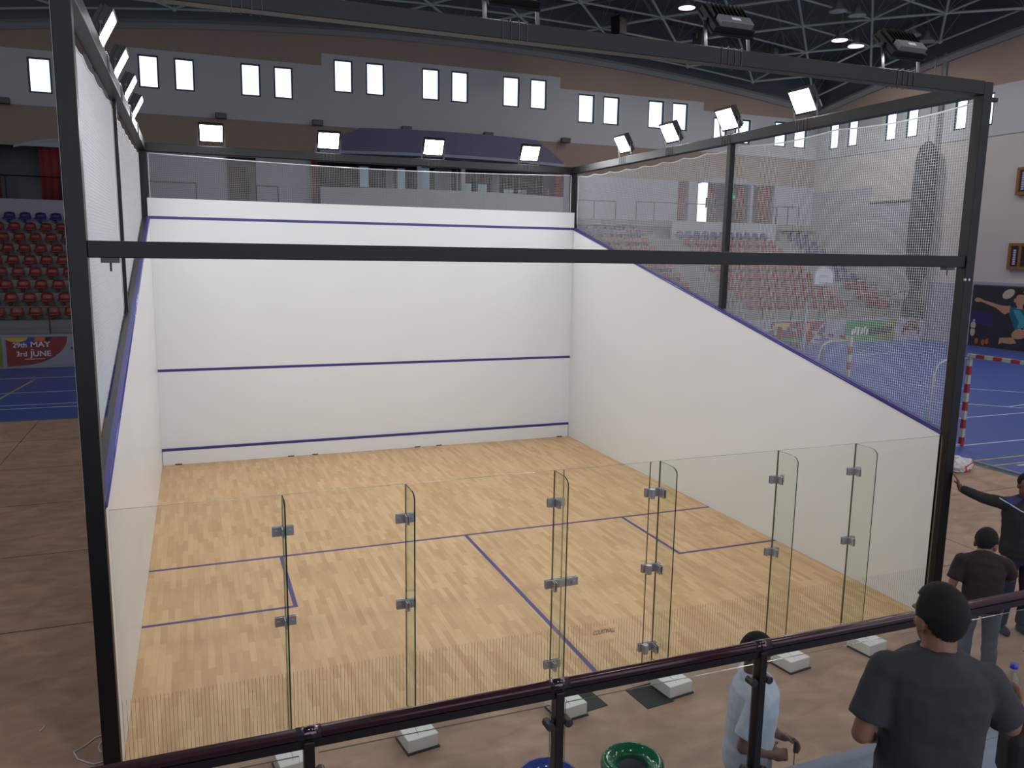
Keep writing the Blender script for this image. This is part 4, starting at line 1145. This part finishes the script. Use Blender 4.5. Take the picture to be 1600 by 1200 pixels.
# ================================================================ PEOPLE
def make_blob(prims, voxel, name, m, parent, smooth_it=3, extra=None, wr=0):
    bm = bmesh.new()
    for p in prims:
        if p[0] == 'cap':
            _, a, c, r0, r1 = p; a = Vector(a); c = Vector(c); d = c-a
            rot = d.to_track_quat('Z', 'Y').to_matrix().to_4x4()
            g = bmesh.ops.create_cone(bm, cap_ends=True, segments=16, radius1=r0, radius2=r1, depth=max(d.length, 1e-4), matrix=Matrix.Translation((a+c)/2) @ rot)
            for q, r in ((a, r0), (c, r1)):
                bmesh.ops.create_uvsphere(bm, u_segments=16, v_segments=10, radius=r, matrix=Matrix.Translation(q))
        elif p[0] == 'cyl':
            _, a, c, r0, r1 = p; a = Vector(a); c = Vector(c); d = c-a
            rot = d.to_track_quat('Z', 'Y').to_matrix().to_4x4()
            bmesh.ops.create_cone(bm, cap_ends=True, segments=20, radius1=r0, radius2=r1, depth=d.length, matrix=Matrix.Translation((a+c)/2) @ rot)
            bmesh.ops.create_uvsphere(bm, u_segments=16, v_segments=10, radius=r0, matrix=Matrix.Translation(a))
        elif p[0] == 'ell':
            _, c, r = p[:3]; Rm = p[3] if len(p) > 3 else Matrix.Identity(4)
            bmesh.ops.create_uvsphere(bm, u_segments=20, v_segments=14, radius=1, matrix=Matrix.Translation(c) @ Rm @ Matrix.Diagonal((*r, 1)))
        elif p[0] == 'loft':
            n = 24; rings = []
            for (c, rx, ry) in p[1]:
                c = Vector(c)
                rings.append([bm.verts.new(c+Vector((rx*math.copysign(abs(math.cos(2*PI*k/n))**.85, math.cos(2*PI*k/n)), ry*math.sin(2*PI*k/n), 0))) for k in range(n)])
            for i in range(len(rings)-1):
                for k in range(n): bm.faces.new((rings[i][k], rings[i][(k+1) % n], rings[i+1][(k+1) % n], rings[i+1][k]))
            bm.faces.new(rings[0][::-1]); bm.faces.new(rings[-1])
    me = bpy.data.meshes.new(name+'_raw'); bm.to_mesh(me); bm.free()
    o = bpy.data.objects.new(name, me); COL.objects.link(o)
    md = o.modifiers.new('r', 'REMESH'); md.mode = 'VOXEL'; md.voxel_size = voxel
    sm = o.modifiers.new('s', 'SMOOTH'); sm.iterations = smooth_it; sm.factor = .5
    bpy.context.view_layer.update()
    me2 = bpy.data.meshes.new_from_object(o.evaluated_get(bpy.context.evaluated_depsgraph_get()))
    o.modifiers.clear(); o.data = me2; bpy.data.meshes.remove(me)
    me2.name = name
    if wr:
        for v in me2.vertices:
            q = v.co
            v.co += v.normal*wr*(noise.noise(Vector((q.x*7, q.y*7, q.z*16)))+.5*noise.noise(q*22))
    me2.materials.clear(); me2.materials.append(M[m])
    for p in me2.polygons: p.use_smooth = True
    o.parent = parent
    return o
def hand_prims(wr, direc, palm_n, side, curl=.6, s=1.0):
    """wrist point, direction towards the knuckles, palm normal, side +1 when the thumb lies along cross(direc, palm_n)"""
    d = Vector(direc).normalized(); n = Vector(palm_n); n = (n-d*n.dot(d)).normalized(); t = d.cross(n)*side
    wr = Vector(wr); P_ = []
    Rm = Matrix((t, d, n)).transposed().to_4x4()
    P_.append(('ell', wr+d*.05*s, (.042*s, .055*s, .017*s), Rm))
    P_.append(('cap', wr-d*.02*s, wr+d*.03*s, .026*s, .028*s))
    lens = [.072, .08, .075, .058]
    for k in range(4):
        base = wr+d*.09*s+t*(.030-.020*k)*s; c1 = curl*(1+.1*k); ln = lens[k]*s
        dd = d
        q = base
        for seg, frac, rr in ((0, .42, .0095), (1, .32, .0088), (2, .26, .0078)):
            ang = c1*(seg+1)*.75
            dd = d*math.cos(ang)+n*math.sin(ang)
            e = q+dd*ln*frac*1.15; P_.append(('cap', q, e, rr*s, rr*.92*s)); q = e
    tb = wr+d*.03*s+t*.035*s; t1 = tb+(d*.5+t*.75+n*.35).normalized()*.04*s; t2 = t1+(d*.8+t*.15+n*.55).normalized()*.034*s
    P_ += [('cap', tb, t1, .014*s, .0115*s), ('cap', t1, t2, .011*s, .009*s)]
    return P_
def head_prims(c, Rm, s=1):   # s scales the head
    c = Vector(c); R3 = Rm.to_3x3()
    def q(x, y, z): return c+R3 @ Vector((x*s, y*s, z*s))
    E = lambda x, y, z, a, b_, d: ('ell', q(x, y, z), (a*s, b_*s, d*s), Rm)
    P_ = [E(0, -.012, .025, .078, .097, .098), E(0, .02, -.045, .060, .068, .068), E(0, .05, -.095, .032, .028, .022), E(0, .070, .030, .060, .022, .014),
          E(.034, .062, -.022, .022, .02, .02), E(-.034, .062, -.022, .022, .02, .02),
          ('cap', q(0, .084, .012), q(0, .108, -.022), .008*s, .013*s), E(.012, .098, -.026, .009, .01, .008), E(-.012, .098, -.026, .009, .01, .008),
          E(0, .086, -.058, .024, .012, .007), E(0, .084, -.070, .020, .012, .008)]
    for sg in (1, -1):
        P_ += [E(sg*.079, -.006, -.008, .010, .022, .034), E(sg*.076, .0, -.035, .008, .01, .012)]
    return P_, q, R3
def person(label, loc, rz, J, clothes, skin='skin', s=1.0, hair=True, hs=1.0, hair_len=1.0):
    root = thing('person', label, 'person', loc, rz)
    g = lambda k: Vector(J[k])
    Hm = J.get('head_rot', Matrix.Identity(4))
    hp_, q, R3 = head_prims(J['head'], Hm, hs)
    body = list(hp_)
    body += [('cap', g('neck'), Vector(J['head'])+Vector((0, -.02*s, -.05*s)), .062*s, .057*hs)]
    for S_ in 'RL': body.append(('cap', g('neck')+Vector((0, -.01, -.03)), g('sh'+S_)+Vector((0, -.015, .0)), .03, .045))
    body.append(('loft', [(Vector(c), rx*.93, ry*.93) for c, rx, ry in J['torso']]))
    body.append(('cap', g('shR'), g('shL'), .06*s, .06*s))
    for S_ in 'RL':
        body += [('cap', g('sh'+S_), g('el'+S_), .050*s, .040*s), ('cap', g('el'+S_), g('wr'+S_), .039*s, .026*s)]
        hd = J.get('hand'+S_)
        if hd: body += hand_prims(g('wr'+S_), *hd)
        body += [('cap', g('hip'+S_), g('kn'+S_), .082*s, .055*s), ('cap', g('kn'+S_), g('an'+S_), .054*s, .036*s)]
    make_blob(body, .0065, 'body', skin, root, 2)
    # eyes
    for sg in (1, -1):
        bm = bmesh.new(); bmesh.ops.create_uvsphere(bm, u_segments=12, v_segments=8, radius=.0115*hs, matrix=Matrix.Translation(q(sg*.031, .0815, .008)))
        me = bpy.data.meshes.new('eye'); bm.to_mesh(me); bm.free(); me.materials.append(M['eye'])
        e = bpy.data.objects.new('eye', me); COL.objects.link(e); e.parent = root
        bm = bmesh.new(); bmesh.ops.create_uvsphere(bm, u_segments=10, v_segments=6, radius=.0058*s, matrix=Matrix.Translation(q(sg*.031, .0888, .008)))
        me = bpy.data.meshes.new('iris'); bm.to_mesh(me); bm.free(); me.materials.append(M['iris'])
        i_ = bpy.data.objects.new('iris', me); COL.objects.link(i_); i_.parent = e
    if hair:
        bm = bmesh.new(); bmesh.ops.create_uvsphere(bm, u_segments=48, v_segments=32, radius=1)
        for v in list(bm.verts):
            c = v.co
            front = c.y
            zl = -.86 if front < -.45 else (-.86+(front+.45)*1.45 if front < .05 else (-.12+.1*(front-.05) if front < .32 else .50))
            if c.z < zl: bm.verts.remove(v)
        for v in bm.verts:
            c = v.co.copy(); f = 1+.02*noise.noise(c*9)+.012*noise.noise(c*25)
            v.co = q(c.x*(.086 if c.z > -.1 else .079)*f, -.014+c.y*.104*f, .026+c.z*(.112 if c.z > 0 else .104)*f*hair_len)
        me = bpy.data.meshes.new('hair'); bm.to_mesh(me); bm.free(); me.materials.append(M['hair'])
        for p in me.polygons: p.use_smooth = True
        h = bpy.data.objects.new('hair', me); COL.objects.link(h); h.parent = root
        md = h.modifiers.new('t', 'SOLIDIFY'); md.thickness = .012; md.offset = -1
    # clothing
    top_m, sleeve, leg_m, shoe_m = clothes
    sh = [('cap', g('neck')+Vector((0, -.02, .0)), g('sh'+S_)+Vector((0, -.015, .0)), .055, .066) for S_ in 'RL']
    nk = g('neck'); sh.append(('loft', [(nk+Vector((0, 0, -.07)), .12, .10), (nk+Vector((0, -.005, .0)), .086, .082), (nk+Vector((0, -.012, .022)), .073, .072)]))
    sh += [('loft', [(Vector(c), rx+.012, ry+.014) for c, rx, ry in J['torso']]), ('cap', g('shR')+Vector((0, 0, -.005)), g('shL')+Vector((0, 0, -.005)), .072*s, .072*s)]
    for S_ in 'RL':
        a, e, w_ = g('sh'+S_), g('el'+S_), g('wr'+S_)
        if sleeve == 'short':
            sh.append(('cyl', a, a+(e-a)*.78, .072*s, .078*s))
        else:
            sh += [('cap', a, e, .074*s, .060*s), ('cyl', e, e+(w_-e)*.93, .060*s, .045*s)]
    make_blob(sh, .010, 'shirt' if sleeve == 'short' else 'tracksuit_top', top_m, root, 4, wr=.006)
    tr_ = []
    pv = (g('hipR')+g('hipL'))/2
    tr_.append(('loft', [(pv+Vector((0, 0, -.10*s)), .16*s, .12*s), (pv+Vector((0, 0, .0)), .178*s, .135*s), (pv+Vector((0, 0, .10*s)), .165*s, .12*s)]))
    for S_ in 'RL':
        tr_ += [('cap', g('hip'+S_), g('kn'+S_), .098*s, .075*s), ('cyl', g('kn'+S_), g('an'+S_), .074*s, .065*s)]
    make_blob(tr_, .011, 'trousers', leg_m, root, 4, wr=.006)
    for S_ in 'RL':
        a = g('an'+S_)
        make_blob([('ell', a+Vector((0, .06*s, -.045*s)), (.048*s, .135*s, .045*s)), ('cap', a+Vector((0, -.01, -.04)), a+Vector((0, -.01, .01)), .045*s, .045*s), ('ell', a+Vector((0, .05*s, -.07*s)), (.05*s, .14*s, .02*s))], .011, 'shoe', shoe_m, root, 2)
    return root
def rotm(yaw=0, pitch=0, roll=0):
    return Matrix.Rotation(yaw, 4, 'Z') @ Matrix.Rotation(pitch, 4, 'X') @ Matrix.Rotation(roll, 4, 'Y')
def torso(h=1.0, wide=1.0, lean=0, twist=0):
    z = [(.86, .165, .125), (.95, .172, .13), (1.05, .162, .125), (1.18, .168, .125), (1.30, .185, .128), (1.40, .178, .115), (1.455, .11, .085), (1.485, .065, .065)]
    return [((0, lean*max(0, q_-.95), q_*h), rx*wide*h, ry*wide*h) for q_, rx, ry in z]
stand = dict(hipR=(.095, 0, .9), hipL=(-.095, 0, .9), knR=(.11, .03, .49), knL=(-.11, .03, .49), anR=(.12, -.01, .085), anL=(-.12, -.01, .085))

# man in the black T-shirt on the balcony
JA = dict(stand); JA.update(torso=torso(1.0, 1.10), neck=(0, -.01, 1.46), head=(.0, .035, 1.595), head_rot=rotm(.32, -.15), shR=(.185, 0, 1.375), shL=(-.185, 0, 1.385),
    elR=(.33, .10, 1.14), wrR=(.455, .32, 1.10), handR=((.25, .97, .05), (-1, .2, .1), 1, .75), elL=(-.27, -.05, 1.12), wrL=(-.17, .16, .99), handL=((.6, .75, -.15), (.6, -.5, .1), -1, .5))
A_LOC = Vector((3.36, -4.34, 1.07)); A_RZ = math.radians(-32)
person('man in a black T-shirt seen from behind, standing at the balcony handrail', A_LOC, A_RZ, JA, ('tee_black', 'short', 'trousers', 'shoe'), 'skin', hs=1.1)
def locA(x, y, z): return A_LOC+Matrix.Rotation(A_RZ, 3, 'Z') @ Vector((x, y, z))
bt = thing('water_bottle', 'clear plastic water bottle with a blue cap held by the man in black', 'bottle', locA(.455, .425, 1.02))
MB().lathe([(.001, 0), (.028, 0), (.033, .01), (.033, .06), (.031, .065), (.033, .07), (.033, .14), (.030, .16), (.018, .19), (.0135, .2), (.0135, .215)], n=24).build('bottle_body', 'pet', bt, smooth=True)
MB().lathe([(.001, .235), (.0155, .235), (.016, .215), (.001, .215)], n=20).build('cap', 'cap_blue', bt, smooth=True)
MB().lathe([(.0336, .045), (.0338, .05), (.0338, .095), (.0336, .1)], n=24).build('label_wrap', 'label_blue', bt, smooth=True)
bb = thing('shoulder_bag', 'black bag hanging at the right side of the man in black', 'bag', locA(.49, .22, .84), A_RZ)
o = MB().box(-.13, .17, -.08, .08, 0, .22).build('bag_body', 'bag_black', bb, bevel=.03)
MB().tube([(-.1, 0, .21), (-.06, 0, .26), (0, .0, .28), (.06, 0, .26), (.12, 0, .21)], .012, 8).build('bag_strap', 'bag_black', bb, smooth=True)

# man in the white T-shirt behind the railing
JB = dict(stand); JB.update(torso=torso(1.0, 1.08, .06), neck=(0, .01, 1.47), head=(0, .02, 1.625), head_rot=rotm(.2, -.30), shR=(.185, .02, 1.40), shL=(-.185, .02, 1.40),
    elR=(.235, -.07, 1.12), wrR=(.13, .12, 1.02), handR=((-.3, .95, -.05), (-.7, -.2, -.6), 1, .7), elL=(-.23, .04, 1.12), wrL=(-.06, .21, 1.04), handL=((.25, .95, -.1), (.6, -.2, -.7), -1, .8))
B_LOC = Vector((3.86, -2.63, -.008)); B_RZ = math.radians(-118)
person('man in a pale T-shirt looking down at a thin tool in his hands', B_LOC, B_RZ, JB, ('tee_white', 'short', 'shorts_white', 'shoe'), 'skin_dark')
tl = thing('screwdriver', 'thin dark screwdriver held pointing down by the man in the pale T-shirt', 'tool', B_LOC+Matrix.Rotation(B_RZ, 3, 'Z') @ Vector((.0, .295, .85)))
MB().tube([(0, 0, 0), (0, 0, .13)], .003, 6).build('blade', 'dark_steel', tl); MB().tube([(0, 0, .12), (0, 0, .2)], .010, 8).build('handle', 'board_dark', tl)

# man in the tracksuit leaning on the corner post
JC = dict(stand); JC.update(torso=torso(1.03, 1.15), neck=(0, 0, 1.53), head=(.045, .05, 1.69), head_rot=rotm(-.1, -.35), shR=(.20, 0, 1.46), shL=(-.20, 0, 1.46),
    elR=(.42, -.12, 1.50), wrR=(.585, -.25, 1.56), handR=((.25, -.25, .9), (.9, -.4, -.3), -1, .2), elL=(-.27, .0, 1.18), wrL=(-.22, .2, 1.0), handL=((.4, .8, -.4), (.8, -.3, 0), -1, .5))
C_LOC = Vector((9.02, -.60, -.008)); C_RZ = math.radians(158)
pc = person('man in a black and blue tracksuit reaching out to the corner post', C_LOC, C_RZ, JC, ('trackblack', 'long', 'navy_trousers', 'shoe'), 'skin_dark')
yk = make_blob([('cap', (.19, .0, 1.475), (-.19, .0, 1.475), .074, .074), ('loft', [((0, 0, 1.40), .185, .14), ((0, 0, 1.46), .17, .135), ((0, 0, 1.50), .12, .10), ((0, 0, 1.53), .075, .075)])], .010, 'yoke', 'trackblue', pc, 3)
for s in (1, -1):
    MB().tube([(s*.30, .02, 1.535), (s*.2, .07, 1.475), (s*.12, .135, 1.425), (s*.02, .158, 1.385)], .007, 6).build('piping', 'track_white', pc, smooth=True)
# man in the maroon shirt with jeans, seen from behind
JD = dict(stand); JD.update(torso=torso(.85, 1.2, .2), neck=(0, .10, 1.245), head=(.03, .19, 1.325), head_rot=rotm(-.55, -.5), shR=(.19, .08, 1.17), shL=(-.19, .08, 1.17),
    elR=(.28, .2, 1.0), wrR=(.30, .42, 1.02), handR=((.1, .95, .3), (-.9, 0, .2), 1, .4), elL=(-.27, .02, .93), wrL=(-.25, .10, .72), handL=((0, .3, -.9), (.9, 0, 0), -1, .4))
JD['hipR'] = (.095, 0, .79); JD['hipL'] = (-.095, 0, .79); JD['knR'] = (.11, .04, .46); JD['knL'] = (-.11, .04, .46)
person('man in a dark maroon shirt and washed jeans with lowered head', Vector((7.70, -1.22, -.008)), math.radians(-38), JD, ('tee_maroon', 'short', 'jeans', 'shoe'), 'skin', hs=1.2)
